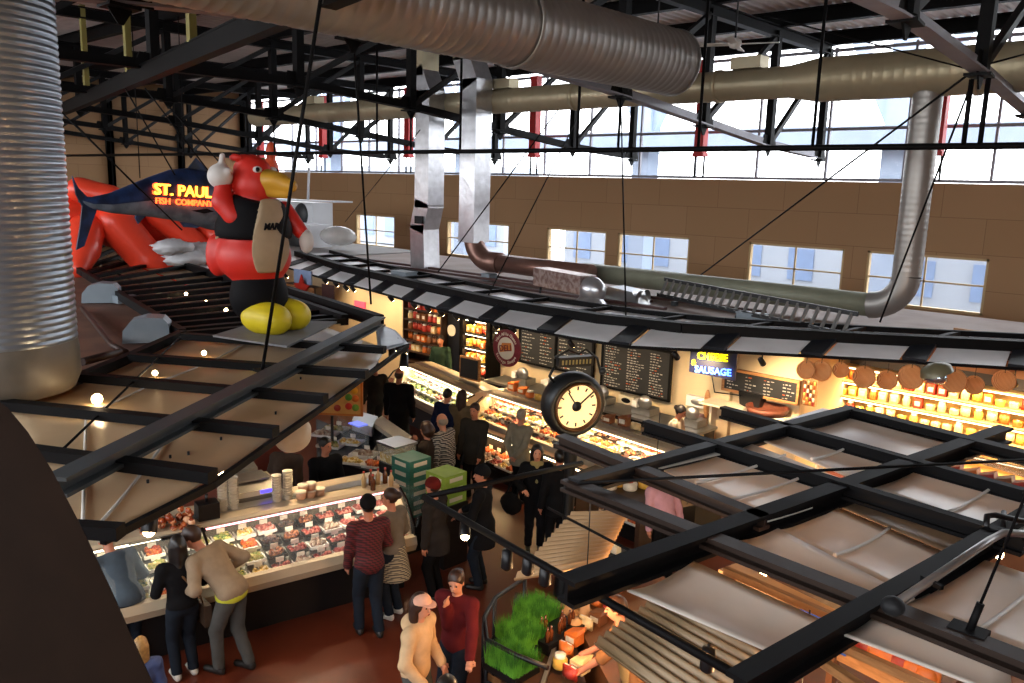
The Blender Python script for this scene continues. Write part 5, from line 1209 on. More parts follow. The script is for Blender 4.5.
# reddish crates behind the right canopy
t = thing('produce_counter', G(985, 478, 1.6), 'shelves of red brown boxes seen below the right canopy edge', 'shelf')
a, b = G(920, 468, 1.5), G(1060, 500, 1.5); make('counter_board', MB().prism([a, b, b+V(0,-.9,0), a+V(0,-.9,0)], (0,0,-1.5)), STB, t)
for i in range(8):
    p = a.lerp(b, .06+.12*i)+V(0, -.35, .0); put_package(3, [3, 5, 3, 1][i % 4], p, (.24, .2, .26), '%s carton below the right canopy edge, %s from the left' % (['red', 'brown', 'red', 'orange'][i % 4], ORD[i]), 'cartons below the right canopy edge', 'carton')
# fixtures under left part of right canopy: dim cheese table
q = G(618, 482, 1.1); t = thing('cheese_table', (q.x, q.y, 0), 'dark table of yellow cheeses glimpsed under the right canopy', 'table')
make('table_top', MB().box((q.x, q.y, 1.06), (1.5, .8, .05)), DKWOOD, t); make('table_leg', MB().box((q.x-.6, q.y, .52), (.08, .6, 1.04)), DKWOOD, t)
make('table_leg', MB().box((q.x+.6, q.y, .52), (.08, .6, 1.04)), DKWOOD, t)
for i, (px, py) in enumerate(((618, 485), (630, 489), (645, 487), (610, 488), (628, 480))):
    c = G(px, py, 1.09); put_package(2, 2 if i % 2 == 0 else 4, (c.x, c.y, 1.085), (.22, .14, .2), '%s round cheese on dark table under the right canopy, %s' % ('yellow' if i % 2 == 0 else 'white', ORD[i]), 'cheeses on the dark table', 'cheese')
c = G(612, 562, 1.05)
t = thing('tea_table', (c.x, c.y, 0), 'round rimmed table with pale boxes between the awning and the canopy', 'table')
make('table_top', MB().lathe([(0, 1.0), (.5, 1.0), (.52, 1.04), (.48, 1.06), (0, 1.03)], (c.x, c.y, 0), 24), HOUS, t); make('pedestal', MB().lathe([(.06, 1.0), (.06, .05), (.25, 0)], (c.x, c.y, 0), 12), HOUS, t)
for k in range(6): a = R(60*k); make('cream_box', MB().box((c.x+.28*math.cos(a), c.y+.28*math.sin(a), 1.1), (.12, .1, .09)), CREAM, t)

# ================================================================== smooth bodies from blended capsules (surface nets)
def sd_eval(P, prims):
    D = np.full(P.shape[:-1], 9.0)
    for pr in prims:
        k = pr[-1]
        if pr[0] == 'c':
            a, b, ra, rb = np.array(pr[1]), np.array(pr[2]), pr[3], pr[4]; ba = b-a; L2 = max(ba@ba, 1e-9)
            t = np.clip(((P-a)@ba)/L2, 0, 1); d = np.linalg.norm(P-(a+t[..., None]*ba), axis=-1)-(ra+(rb-ra)*t)
        else:
            c, r = np.array(pr[1]), np.array(pr[2]); q = P-c
            if pr[3] is not None: q = q@np.array(pr[3]).T        # rows of matrix are the ellipsoid's axes
            k0 = np.linalg.norm(q/r, axis=-1); k1 = np.linalg.norm(q/(r*r), axis=-1); d = k0*(k0-1)/np.maximum(k1, 1e-6)
        if k > 0:
            h = np.clip(.5+.5*(D-d)/k, 0, 1); D = D*(1-h)+d*h-k*h*(1-h)
        else: D = np.minimum(D, d)
    return D
def sd_mesh(prims, h=.02, cuts=(), pad=.05, infl=0., wrinkle=0.):
    lo = np.full(3, 9e9); hi = -lo
    for pr in prims:
        pts = [(np.array(pr[1]), max(pr[3], pr[4])), (np.array(pr[2]), max(pr[3], pr[4]))] if pr[0] == 'c' else [(np.array(pr[1]), max(pr[2]))]
        for p, r in pts: lo = np.minimum(lo, p-r-pad-infl); hi = np.maximum(hi, p+r+pad+infl)
    n = np.maximum(2, np.ceil((hi-lo)/h).astype(int)+1)
    ax = [lo[i]+h*np.arange(n[i]) for i in range(3)]
    P = np.stack(np.meshgrid(*ax, indexing='ij'), -1)
    D = sd_eval(P, prims)-infl
    if wrinkle: D = D+wrinkle*(np.sin(P[..., 2]*38+np.sin(P[..., 0]*17)*2)*np.sin(P[..., 0]*23+P[..., 1]*19))
    for o_, nn in cuts: D = np.maximum(D, (P-np.array(o_))@np.array(nn))
    D[0], D[-1] = np.maximum(D[0], h), np.maximum(D[-1], h); D[:, 0], D[:, -1] = np.maximum(D[:, 0], h), np.maximum(D[:, -1], h); D[:, :, 0], D[:, :, -1] = np.maximum(D[:, :, 0], h), np.maximum(D[:, :, -1], h)
    S = D < 0; cs = tuple(n-1); acc = np.zeros(cs+(3,)); cnt = np.zeros(cs)
    I = np.stack(np.meshgrid(*[np.arange(m) for m in cs], indexing='ij'), -1)
    co = [(i, j, k) for i in (0, 1) for j in (0, 1) for k in (0, 1)]
    def sl(A, c): return A[c[0]:c[0]+cs[0], c[1]:c[1]+cs[1], c[2]:c[2]+cs[2]]
    for i, a in enumerate(co):
        for b in co[i+1:]:
            if sum(abs(x-y) for x, y in zip(a, b)) != 1: continue
            da, db = sl(D, a), sl(D, b); m = sl(S, a) != sl(S, b)
            t = np.where(m, da/np.where(np.abs(da-db) < 1e-9, 1e-9, da-db), 0)
            pa = np.array(a, float); pb = np.array(b, float)
            acc += np.where(m[..., None], pa+(pb-pa)*t[..., None], 0); cnt += m
    act = cnt > 0; idx = -np.ones(cs, int); idx[act] = np.arange(act.sum())
    verts = lo+h*(I[act]+acc[act]/cnt[act][:, None])
    faces = []
    for axn in range(3):
        o1, o2 = (axn+1) % 3, (axn+2) % 3
        s0 = [slice(1, -1)]*3; s0[axn] = slice(0, -1); s1 = list(s0); s1[axn] = slice(1, None)
        A, B = S[tuple(s0)], S[tuple(s1)]; e = np.argwhere(A != B)
        if not len(e): continue
        st = A[A != B]; e = e+np.array([0 if i == axn else 1 for i in range(3)])
        def g(d1, d2):
            q = e.copy(); q[:, o1] -= d1; q[:, o2] -= d2; return idx[q[:, 0], q[:, 1], q[:, 2]]
        f = np.stack([g(1, 1), g(0, 1), g(0, 0), g(1, 0)], 1); f[~st] = f[~st][:, ::-1]; faces.append(f)
    return verts, np.concatenate(faces)
def place_sd(name, prims, m, parent, mw, h=.02, cuts=(), infl=0., wrinkle=0., label=None):
    v, f = sd_mesh(prims, h, cuts, infl=infl, wrinkle=wrinkle)
    o = make(name, (v, f), m, None, (0,0,0)); o.parent = parent
    o.matrix_parent_inverse = Matrix.Identity(4); o.location = (0, 0, 0)
    if label: o['label'] = label
    return o
def ik(a, b, l1, l2, bend):
    a, b = V(a), V(b); d = b-a; L_ = min(d.length, (l1+l2)*.998); d.normalize(); b = a+d*L_
    x = (l1*l1-l2*l2+L_*L_)/(2*L_); hh = math.sqrt(max(l1*l1-x*x, 0)); n_ = V(bend)-d*V(bend).dot(d)
    n_ = n_.normalized() if n_.length > 1e-4 else V(1,0,0); return a+d*x+n_*hh, b
SKIN = mat('skin', '#b5765a', .55, 0, .06, 6); SKIN2 = mat('skin_light', '#c68a6c', .55, 0, .06, 6); EYE = mat('dark_eye', '#17100c', .3)
def M3(lean, yaw=0): return Matrix.Rotation(yaw, 3, 'Z') @ Matrix.Rotation(-lean, 3, 'X')
def person(x, y, face, h, label, top, pants, hair, hairstyle='short', lean=0, hy=0, hp=0, lw=None, rw=None, topcut=.82, sleeve=1.0, skin=None, skirt=None, hat=None, res=.018, step=.0, shoes=None, z0=0., extra=None, wide=1., name='person', legs=True, hoodie=False):
    """x,y: feet; face: heading in degrees; wrists lw/rw in body coordinates (x right, y ahead, z up) for a 1.75 m figure"""
    skin = skin or SKIN; s = h/1.75; a = R(face)
    t = thing(name, (x, y, z0), label, 'person'); t.rotation_euler = (0, 0, a-math.pi/2); t.scale = (s, s, s)
    T = M3(R(lean)); piv = V(0, 0, .95)
    def U(p): return piv+T@(V(p)-piv)
    J = {}
    J['pel'] = V(0, 0, .95); J['waist'] = U((0, 0, 1.1)); J['chest'] = U((0, .0, 1.30)); J['neck'] = U((0, -.01, 1.47))
    hT = M3(R(lean*.55+hp), R(hy)); hd = J['neck']+T@V(0, .015, .06)+hT@V(0, .02, .12)
    J['head'] = hd
    J['ls'], J['rs'] = U((-.185*wide, 0, 1.41)), U((.185*wide, 0, 1.41))
    lw = V(lw) if lw else U((-.27, .06, .83)); rw = V(rw) if rw else U((.27, .06, .83))
    el, lw = ik(J['ls'], lw, .29, .26, (-.5, -.6, -.5)); er, rw = ik(J['rs'], rw, .29, .26, (.5, -.6, -.5))
    fl, fr = V(-.1, step, .085), V(.1, -step, .085)
    kl, fl = ik((-.09, 0, .90), fl, .43, .41, (0, 1, 0)); kr, fr = ik((.09, 0, .90), fr, .43, .41, (0, 1, 0))
    tup = lambda v: (v.x, v.y, v.z)
    C = lambda a_, b_, ra, rb, k=.03: ('c', tup(a_), tup(b_), ra, rb, k)
    rows = lambda M_: [tuple(M_.col[i]) for i in range(3)]
    tr = rows(T)
    torso = [('e', tup(U((0, .0, 1.29))), (.165*wide, .115, .17), tr, .04), ('e', tup(U((0, .0, 1.10))), (.14*wide, .105, .17), tr, .06), ('e', (0, -.01, .95), (.165*wide, .12, .13), None, .06),
             C(J['ls'], J['rs'], .062, .062, .05)]
    armsU = [C(J['ls'], el, .056, .044), C(J['rs'], er, .056, .044)]; armsL = [C(el, lw, .043, .029), C(er, rw, .043, .029)]
    leg = [C(V(-.09, 0, .88), kl, .088, .058, .04), C(kl, fl, .056, .038, .02), C(V(.09, 0, .88), kr, .088, .058, .04), C(kr, fr, .056, .038, .02)]
    feet = []
    for f_ in (fl, fr): feet.append(C(f_+V(0, -.03, -.045), f_+V(0, .15, -.05), .038, .034, .02))
    hr = rows(hT); H = lambda q: tup(hd+hT@V(q))
    head = [C(J['neck']-V(0,0,.03), hd+hT@V(0, -.015, -.05), .055, .052, .03), ('e', H((0, -.012, .025)), (.076, .096, .098), hr, .02), ('e', H((0, .018, -.05)), (.056, .066, .066), hr, .03),
            ('c', H((0, .088, .01)), H((0, .104, -.025)), .009, .015, .012), ('e', H((-.077, -.005, -.005)), (.01, .02, .03), hr, .006), ('e', H((.077, -.005, -.005)), (.01, .02, .03), hr, .006),
            ('e', H((0, .078, -.062)), (.024, .014, .008), hr, .012)]
    hands = []
    for side, (e_, w_) in ((-1, (el, lw)), (1, (er, rw))):
        d = (w_-e_).normalized(); up_ = V(0,0,1) if abs(d.z) < .8 else V(0,1,0)
        lat = d.cross(up_).normalized() if abs(d.z) < .8 else V(0, 1, 0); lat = (lat-d*lat.dot(d)).normalized(); nn = lat.cross(d)
        curl = nn*(-1 if nn.z > 0 else 1)
        if abs(d.z) > .8: curl = V(-side, 0, 0)*.6+d*.1
        palm = w_+d*.055; hands.append(C(w_, palm, .028, .034, .02))
        for j in range(4):
            b0 = palm+lat*(j-1.5)*.019+d*.015; L_ = (.036, .042, .038, .03)[j]
            m0 = b0+(d+curl*.35).normalized()*L_; m1 = m0+(d+curl*1.1).normalized()*L_*.8
            hands += [C(b0, m0, .0105, .0095, .006), C(m0, m1, .0095, .008, .004)]
        tb = w_+d*.02+lat*(.024)*(-1 if side < 0 else 1); tm = tb+(d*.6+lat*.8*(-1 if side < 0 else 1)).normalized()*.04
        hands += [C(tb, tm, .014, .011, .01), C(tm, tm+d*.03+curl*.01, .011, .009, .005)]
    body = torso+armsU+armsL+leg+feet+head+hands
    place_sd('body', body if legs else torso+armsU+armsL+head+hands, skin, t, None, res*.8)
    # clothes
    sl = armsU+(armsL if sleeve > .6 else [])
    if sleeve > .6: sl = armsU+[C(el, el.lerp(lw, .97), .045, .036), C(er, er.lerp(rw, .97), .045, .036)]
    nk = U((0, .0, 1.50)); nd = T@V(0, .25, 1); nd.normalize()
    tp = list(torso)
    if topcut < .8: tp += [C(V(0, 0, .92), V(0, 0, topcut-.05), .165, .175, .06)]
    if hoodie: tp += [('e', tup(U((0, -.09, 1.45))), (.12, .07, .06), tr, .03)]
    place_sd('jacket' if sleeve > .6 else 'shirt', tp+sl, top, t, None, res, [(tup(nk), tup(nd)), ((0, 0, topcut), (0, 0, -1))], infl=.02, wrinkle=.0035)
    if legs:
        pl = torso[2:3]+[C(V(-.09, 0, .88), kl, .096, .07, .04), C(kl, fl+V(0,0,.01), .068, .056, .02), C(V(.09, 0, .88), kr, .096, .07, .04), C(kr, fr+V(0,0,.01), .068, .056, .02)]
        place_sd('trousers', pl, pants, t, None, res, [((0, 0, 1.02), (0, 0, 1)), ((0, 0, .07), (0, 0, -1))], infl=.006, wrinkle=.003)
        if skirt: place_sd('skirt', [C(V(0, 0, 1.0), V(0, 0, .55), .15, .24, 0)], skirt, t, None, res, [((0, 0, .58), (0, 0, -1)), ((0, 0, 1.03), (0, 0, 1))], wrinkle=.006)
        sm_ = shoes or mat('dark_shoe', '#1a1512', .5)
        for f_ in (fl, fr): place_sd('shoe', [C(f_+V(0, -.035, -.05), f_+V(0, .165, -.052), .042, .038, .0), C(f_+V(0, -.02, -.02), f_+V(0, .02, -.04), .045, .04, .02)], sm_, t, None, res*.8, [((0, 0, f_.z-.085), (0, 0, -1))])
    fwd_ = hT@V(0, 1, 0); upd = hT@V(0, 0, 1)
    for sx in (-1, 1):
        me = MB().ell(hd+hT@V(.031*sx, .082, .012), (.011, .008, .008), n=8, m=6); o = make('eye', me, EYE, None, (0,0,0)); o.parent = t
    me = MB().ell(hd+hT@V(0, .092, -.062), (.022, .006, .006), n=8, m=6); o = make('mouth', me, mat('lips', '#7c3a30', .5), None, (0,0,0)); o.parent = t
    cutf = [(H((0, .045, .03)), tup((fwd_*1.0-upd*.85).normalized()))]
    HH = [('e', H((0, -.022, .035)), (.083, .1, .102), hr, 0)]
    if hairstyle == 'short': place_sd('hair', HH, hair, t, None, res*.7, cutf, infl=.006, wrinkle=.003)
    elif hairstyle == 'balding': place_sd('hair', [('e', H((0, -.03, .0)), (.084, .09, .075), hr, 0)], hair, t, None, res*.7, [(H((0, .02, .03)), tup((fwd_-upd*.4).normalized())), (H((0,0,.06)), tup(upd))], infl=.003, wrinkle=.002)
    elif hairstyle == 'curly': place_sd('hair', HH+[('e', H((0, -.05, -.02)), (.1, .09, .1), hr, .03)], hair, t, None, res*.7, cutf, infl=.022, wrinkle=.009)
    elif hairstyle == 'long': place_sd('hair', HH+[('c', H((-.045, -.055, 0)), H((-.06, -.05, -.22)), .055, .04, .03), ('c', H((.045, -.055, 0)), H((.06, -.05, -.22)), .055, .04, .03), ('c', H((0, -.07, 0)), H((0, -.09, -.24)), .06, .045, .03)], hair, t, None, res*.7, [(H((0, .045, .0)), tup((fwd_-upd*.3).normalized()))], infl=.008, wrinkle=.003)
    elif hairstyle == 'bun': place_sd('hair', HH+[('e', H((0, -.12, .04)), (.045, .045, .045), None, .01)], hair, t, None, res*.7, cutf, infl=.006, wrinkle=.003)
    if hat:
        kind, hm = hat
        if kind == 'cap':
            place_sd('cap', [('e', H((0, -.01, .045)), (.088, .105, .09), hr, 0)], hm, t, None, res*.7, [(H((0, 0, .045)), tup(-upd))], infl=.008)
            b = MB(); pts = [hd+hT@V(.075*math.cos(R(k)), .07+.1*math.sin(R(k)), .055-.01*math.sin(R(k))) for k in range(0, 181, 20)]
            b.prism(pts, hT@V(0, 0, .008)); o = make('cap_brim', b, hm, None, (0,0,0)); o.parent = t
        else: place_sd('knit_hat', [('e', H((0, -.012, .04)), (.088, .106, .1), hr, 0)], hm, t, None, res*.7, [(H((0, .0, .012)), tup((-upd+fwd_*.25).normalized()))], infl=.012, wrinkle=.002)
    if extra == 'bag_strap':
        p0, p1 = U((-.1, .14, 1.42)), U((.2, .1, .98)); o = make('bag_strap', MB().tube([U((-.12, 0, 1.49)), U((.0, -.14, 1.3)), U((.19, -.1, 1.0)), U((.24, 0, .88))], .012, 6), mat('tan_leather', '#6b4a2c', .5), None, (0,0,0)); o.parent = t
        o = make('shoulder_bag', MB().prism([(.21, -.14, .62), (.21, .14, .62), (.21, .12, .88), (.21, -.12, .88)], (.09, 0, 0)), mat('brown_bag', '#3c2a1c', .6), None, (0,0,0)); o.parent = t
    if extra == 'hem':
        place_sd('yellow_hem', [('e', (0, 0, .93), (.185*wide, .15, .14), None, 0)], mat('lime_shirt', '#c6c83a', .6), t, None, res, [((0, 0, .86), (0, 0, -1)), ((0, 0, .95), (0, 0, 1))])
    if extra == 'scarf':
        place_sd('scarf', [C(U((0, .05, 1.47)), U((0, .10, 1.2)), .05, .04, 0), C(U((-.06, .02, 1.46)), U((.06, .02, 1.46)), .06, .06, .02)], mat('ochre_scarf', '#8a7a48', .8), t, None, res, wrinkle=.004)
    if extra == 'apron':
        place_sd('apron', torso[:3], mat('tan_apron', '#a5834c', .7), t, None, res, [((0, .05, 1), (0, -1, 0)), ((0, 0, 1.38), (0, 0, 1))], infl=.035)
    return t
def cloth(n, c, r=.9, v=.12): return mat('cloth_'+n, c, r, 0, v, 9, bump=.15, spec=.12)
JEAN = cloth('dark_jeans', '#1c222b'); JEANB = cloth('blue_jeans', '#4b4a47'); BLK = cloth('black', '#111113'); CHAR = cloth('charcoal', '#2a2624')
HB = mat('hair_black', '#120d0b', .4, 0, .2, 30); HBR = mat('hair_brown', '#2e1a10', .45, 0, .2, 30); HGR = mat('hair_grey', '#8c8272', .5, 0, .2, 30); HBL = mat('hair_blond', '#8a6a3c', .5, 0, .2, 30)
def at(px, py, z): g = G(px, py, z); return g.x, g.y
PLAID = pattern('red_plaid', 'check', '#2c0b0d', '#5e161a', 10, .8, p=.5); GPLAID = pattern('grey_plaid', 'check', '#4a443c', '#a09478', 11, .8, p=.5); CHK = pattern('check_shirt', 'check', '#1d1e22', '#a9a294', 9, .8, p=.5)
WSH = mat('white_shoe', '#c9c4ba', .5, 0, .05, 9)
# front-left counter shoppers
person(-8.04, 4.16, 204, 1.83, 'man in a taupe sweatshirt stooping over the long counter, lime shirt hem showing', cloth('taupe', '#8f7c66'), JEANB, HBR, 'short', lean=42, hp=10, hy=20, lw=(-.2, .42, .98), rw=(.28, .3, 1.0), res=.016, step=.12, extra='hem', wide=1.08, topcut=.9)
person(-8.32, 3.72, 175, 1.63, 'dark haired woman in black top and jeans with a bag strap beside the stooping man', BLK, JEAN, HB, 'long', lean=6, hy=-15, rw=(.2, .26, 1.02), lw=(-.2, .28, 1.0), res=.016, sleeve=.4, extra='bag_strap', shoes=WSH, topcut=.93)
x_, y_ = at(112, 560, 1.3)
person(x_+.25, y_+.05, 185, 1.72, 'person in a denim jacket leaning at the counter behind the brown guard', cloth('denim', '#47525c'), JEAN, HGR, 'short', lean=38, hp=15, lw=(-.1, .5, .95), rw=(.2, .45, .95), res=.018, topcut=.9)
x_, y_ = at(140, 652, 1.15); person(x_, y_, 150, 1.25, 'blond child in a blue top at the bottom left beside the brown guard', cloth('child_blue', '#3c4668'), JEAN, HBL, 'long', res=.018, lean=5)
x_, y_ = at(369, 508, 1.66)
person(x_, y_, 160, 1.77, 'man with black knit hat in a dark red plaid shirt at the long counter', PLAID, JEAN, HB, 'short', hat=('knit', BLK), lean=3, hy=-10, lw=(-.22, .16, .88), rw=(.2, .3, 1.0), res=.016, step=.08, topcut=.84)
x_, y_ = at(394, 499, 1.6)
person(x_, y_, 195, 1.70, 'woman with tied brown hair in a grey jacket over a checked tunic', cloth('grey_knit', '#6e655a'), JEAN, HBR, 'bun', hy=25, lean=4, lw=(-.2, .24, 1.0), rw=(.2, .24, 1.0), skirt=GPLAID, res=.016, shoes=WSH, topcut=.95)
# centre foreground pair
x_, y_ = at(417, 606, 1.55); person(x_, y_, 20, 1.66, 'woman in a pale pink cap and cream jacket at the bottom centre', cloth('cream_jacket', '#c9a982'), JEANB, HBR, 'long', hat=('cap', cloth('pink_cap', '#d8a58c')), lean=3, hy=-10, lw=(-.2, .18, .95), rw=(.22, .2, .95), res=.014, skin=SKIN2, hoodie=True)
x_, y_ = at(450, 590, 1.5)
person(x_, y_+.1, -75, 1.67, 'woman in a dark red cardigan with a hand to her mouth, beside the pale cap', cloth('wine_cardigan', '#571a1c'), JEAN, HBR, 'bun', hy=15, hp=12, rw=(.02, .17, 1.42), lw=(-.42, .42, 1.0), res=.014, skin=SKIN2)
x_, y_ = at(447, 690, 1.62); person(x_, y_, 140, 1.7, 'person seen only as dark hair at the bottom edge, centre', BLK, JEAN, HB, 'short', res=.018)
# aisle group
person(-7.75, 6.95, 200, 1.66, 'person in a dark coat and dark red hat with back turned in the aisle', CHAR, BLK, HBR, 'short', hat=('knit', cloth('red_hat', '#5c1c18')), res=.018, lean=5, topcut=.7, wide=1.12)
person(-7.55, 7.6, -150, 1.74, 'person in a black coat and black knit hat in the centre of the aisle', BLK, JEAN, HB, 'short', hat=('knit', BLK), res=.018, topcut=.62, hy=25, wide=1.1, lw=(-.15, .3, 1.05), rw=(.15, .3, 1.05))
person(-7.85, 9.05, -45, 1.66, 'dark haired woman in black with an ochre scarf facing the camera', BLK, BLK, HB, 'long', res=.016, extra='scarf', lw=(-.16, .22, 1.05), rw=(.2, .24, 1.1), skin=SKIN2, topcut=.8)
t = thing('handbag', (-8.05, 8.72, .62), 'black slouchy handbag hanging beside the woman with the ochre scarf', 'bag')
make('bag_body', MB().ell((-8.05, 8.72, .78), (.2, .12, .17), jit=.05), BLK, t); make('bag_handle', MB().tube([(-8.17, 8.72, .9), (-8.1, 8.78, 1.1), (-7.98, 8.8, 1.1), (-7.93, 8.72, .9)], .014), BLK, t)
person(-7.4, 9.05, 150, 1.68, 'person in black with back turned, right of the woman with the scarf', BLK, BLK, HB, 'short', res=.018, topcut=.75)
x_, y_ = at(521, 418, 1.55); person(x_, y_, 100, 1.68, 'grey haired woman in a grey jacket with hands clasped behind her back', cloth('sage_grey', '#827a68'), BLK, HGR, 'short', res=.018, lw=(-.05, -.2, .95), rw=(.05, -.2, .95), topcut=.75)
x_, y_ = at(475, 412, 1.63); person(x_, y_, -70, 1.76, 'short haired man in an open dark jacket facing the camera near the warm case', cloth('dark_olive_jacket', '#2c2924'), BLK, HBR, 'short', res=.018, topcut=.72, lw=(-.2, .2, .9))
x_, y_ = at(462, 398, 1.6); person(x_, y_, 110, 1.72, 'person in a khaki hooded coat facing the salad case', cloth('khaki_coat', '#6b5c44'), BLK, HBR, 'long', res=.02, topcut=.75)
x_, y_ = at(454, 402, 1.55); person(x_-.35, y_, 95, 1.7, 'person in a navy jacket with black hair bent toward the salad case', cloth('navy_jacket', '#1c2440'), BLK, HB, 'short', res=.02, lean=15)
x_, y_ = at(446, 425, 1.6); person(x_, y_, -165, 1.76, 'balding man in a black and white checked shirt in the aisle', CHK, BLK, HGR, 'balding', res=.016, hy=-10, lean=6, skin=SKIN2, wide=1.1)
x_, y_ = at(427, 430, 1.58); person(x_, y_, -150, 1.68, 'curly haired woman in a dark top holding a hand to her chin', cloth('dark_print', '#38302a'), BLK, HBR, 'curly', res=.018, rw=(.04, .2, 1.42), hy=-15)
x_, y_ = at(399, 380, 1.65); person(x_, y_, 120, 1.86, 'tall person in a long black coat left of the salad case', BLK, BLK, HBR, 'balding', res=.02, topcut=.5, wide=1.15)
x_, y_ = at(388, 368, 1.65); person(x_-.3, y_-.1, 160, 1.72, 'person in dark brown clothes behind the tall black coat', CHAR, CHAR, HB, 'short', res=.02)
# staff
x_, y_ = at(325, 447, 1.62); person(x_, y_, -10, 1.74, 'short haired staff member in a black shirt between the stall counters', BLK, BLK, HB, 'short', res=.016, hy=20, lw=(-.12, .3, 1.0), rw=(.12, .3, 1.05))
x_, y_ = at(281, 447, 1.6); person(x_, y_, 120, 1.74, 'staff member in grey brown under the white bell shaped lamp', cloth('grey_brown', '#4d4038'), BLK, HBR, 'short', res=.02, lean=20)
x_, y_ = at(668, 410, 1.62); person(x_, y_+.2, 10, 1.68, 'dark haired staff member in a white shirt behind the back counter', cloth('white_shirt', '#cfc0a8'), BLK, HB, 'bun', res=.02, lean=8, hp=15, lw=(-.1, .35, 1.1), rw=(.1, .35, 1.1))
x_, y_ = at(950, 436, 1.6); person(x_, y_-.7, 80, 1.72, 'short haired person in black before the bright shelving', BLK, BLK, HB, 'short', res=.02)
x_, y_ = at(441, 342, 1.6); person(x_, y_, -60, 1.74, 'staff member in a dark green shirt by the dark wall shelves', cloth('dark_green', '#26382c'), BLK, HB, 'short', res=.022)
x_, y_ = at(668, 492, 1.35); person(x_, y_, 150, 1.66, 'person in a pink lilac top glimpsed under the right canopy', cloth('lilac', '#b58a98'), BLK, HB, 'short', res=.02, lean=25)
# person whose arms reach over the lower counter
q = G(632, 643, 1.15); w1 = G(578, 652, .98); w2 = G(572, 640, 1.0)
person(q.x+.12, q.y-.1, math.degrees(math.atan2(w1.y-q.y, w1.x-q.x)), 1.7, 'person under the grey corrugated awning, bare forearms resting on the lit counter', cloth('tan_top', '#8a5f3a'), JEAN, HBR, 'short', res=.013, lean=18, sleeve=.4, lw=(-.12, .52, .98), rw=(.14, .5, 1.02), extra='apron')

# ================================================================== inflatables and the fish sign
base = G(275, 330, 3.15)
YLW = mat('yellow_inflatable', '#d9c21c', .5, 0, .05, 3); REDI = mat('red_inflatable', '#d0281c', .5, 0, .07, 2); BLKI = mat('black_inflatable', '#0c0b0e', .7, 0, .1, 3, spec=.12); BEAK = mat('beak_yellow', '#c9952c', .5, 0, .05, 3); WHI = mat('white_inflatable', '#d5cfca', .5, 0, .04, 3)
t = thing('inflatable_bird', base, 'giant inflatable red bird in a black vest and tan apron, one white hand raised', 'inflatable')
t.scale = (.96,)*3; t.rotation_euler = (0, 0, math.atan2(.38, .92)-math.pi/2)   # local +Y is the way it faces
e = lambda c, r, k=.1: ('e', c, r, None, k); cc = lambda a, b, ra, rb, k=.08: ('c', a, b, ra, rb, k)
bodyp = [e((0, -.38, 1.2), (.55, .62, .48)), e((0, -.36, 1.75), (.48, .46, .45), .15), e((0, -.3, .65), (.4, .4, .45), .1), e((0, -.34, 2.36), (.34, .36, .36), .12), e((0, -.38, 2.62), (.24, .3, .2), .1), e((0, -.6, 2.1), (.28, .2, .22), .1)]
for k in range(5): bodyp.append(e((.12*(k-2), -.38-.06*abs(k-2), 2.78), (.06, .12, .06), .05))
# dangling left wing at the back and raised right arm
bodyp += [cc((-.3, -.55, 1.9), (-.35, -.92, 1.35), .2, .2, .1), cc((-.35, -.92, 1.35), (-.3, -1.0, 1.05), .2, .17, .1)]
bodyp += [cc((.42, -.4, 1.85), (.46, -.6, 2.08), .17, .16, .06), cc((.46, -.6, 2.08), (.42, -.62, 2.3), .15, .13, .06), e((.15, -.98, 1.2), (.2, .2, .36), .08), cc((.1, -.7, 1.5), (.15, -.95, 1.35), .15, .15, .08)]
bodyp += [cc((-.45, -.1, 1.95), (-.5, .2, 1.6), .16, .12, .06)]
place_sd('red_body', bodyp, REDI, t, None, .04)
place_sd('black_vest', [e((0, -.37, 1.62), (.53, .58, .42), .1), e((0, -.36, 1.9), (.47, .48, .34), .1)], BLKI, t, None, .035, [((0, 0, 1.5), (0, 0, -1)), ((0, -.3, 2.16), (0, .25, .97))], infl=.05)
place_sd('black_trousers', [bodyp[2], e((0, -.3, .5), (.42, .42, .38), .1)], BLKI, t, None, .035, [((0, 0, .95), (0, 0, 1))], infl=.04)
for sx in (-1, 1): place_sd('yellow_foot', [e((.27*sx, .0, .24), (.27, .42, .27), .05), e((.27*sx, .22, .22), (.28, .24, .24), .08)], YLW, t, None, .03)
place_sd('beak', [cc((0, -.08, 2.42), (0, .36, 2.36), .2, .11, .05), e((0, .05, 2.44), (.2, .24, .14), .05), cc((0, -.05, 2.3), (0, .28, 2.24), .14, .08, .03)], BEAK, t, None, .025)
for sx in (-1, 1):
    place_sd('eye_white', [e((.19*sx, -.12, 2.6), (.07, .075, .055), 0)], WHI, t, None, .02)
    place_sd('pupil', [e((.235*sx, -.08, 2.6), (.03, .035, .04), 0)], BLKI, t, None, .015)
place_sd('white_hand', [e((.42, -.66, 2.48), (.19, .2, .2)), cc((.42, -.64, 2.56), (.4, -.62, 2.8), .05, .045, .05), cc((.42, -.56, 2.48), (.46, -.46, 2.56), .06, .05, .05)], WHI, t, None, .022)
place_sd('white_hand', [e((-.5, .3, 1.45), (.12, .12, .2))], WHI, t, None, .025)
place_sd('apron', [e((.12, -.32, 1.35), (.5, .56, .6), .05), e((.1, -.34, 1.8), (.5, .5, .5), .1)], mat('tan_canvas_apron', '#a58f72', .8, 0, .08, 5), t, None, .03, [((0, .02, 1.3), (0, -1, 0)), ((0, 0, .98), (0, 0, -1)), ((-.2, 0, 1.5), (-1, 0, 0)), ((0, -.0, 2.15), (0, .0, 1)), ((.42, .0, 1.9), (.93, 0, .36))], infl=.05)
ap = MB().tube([(.3, .1, 2.0), (.46, -.2, 1.9), (.5, -.5, 1.6), (.46, -.75, 1.5)], .02, 6); o = make('apron_string', ap, mat('tan_canvas_apron', '#a58f72'), None, (0,0,0)); o.parent = t
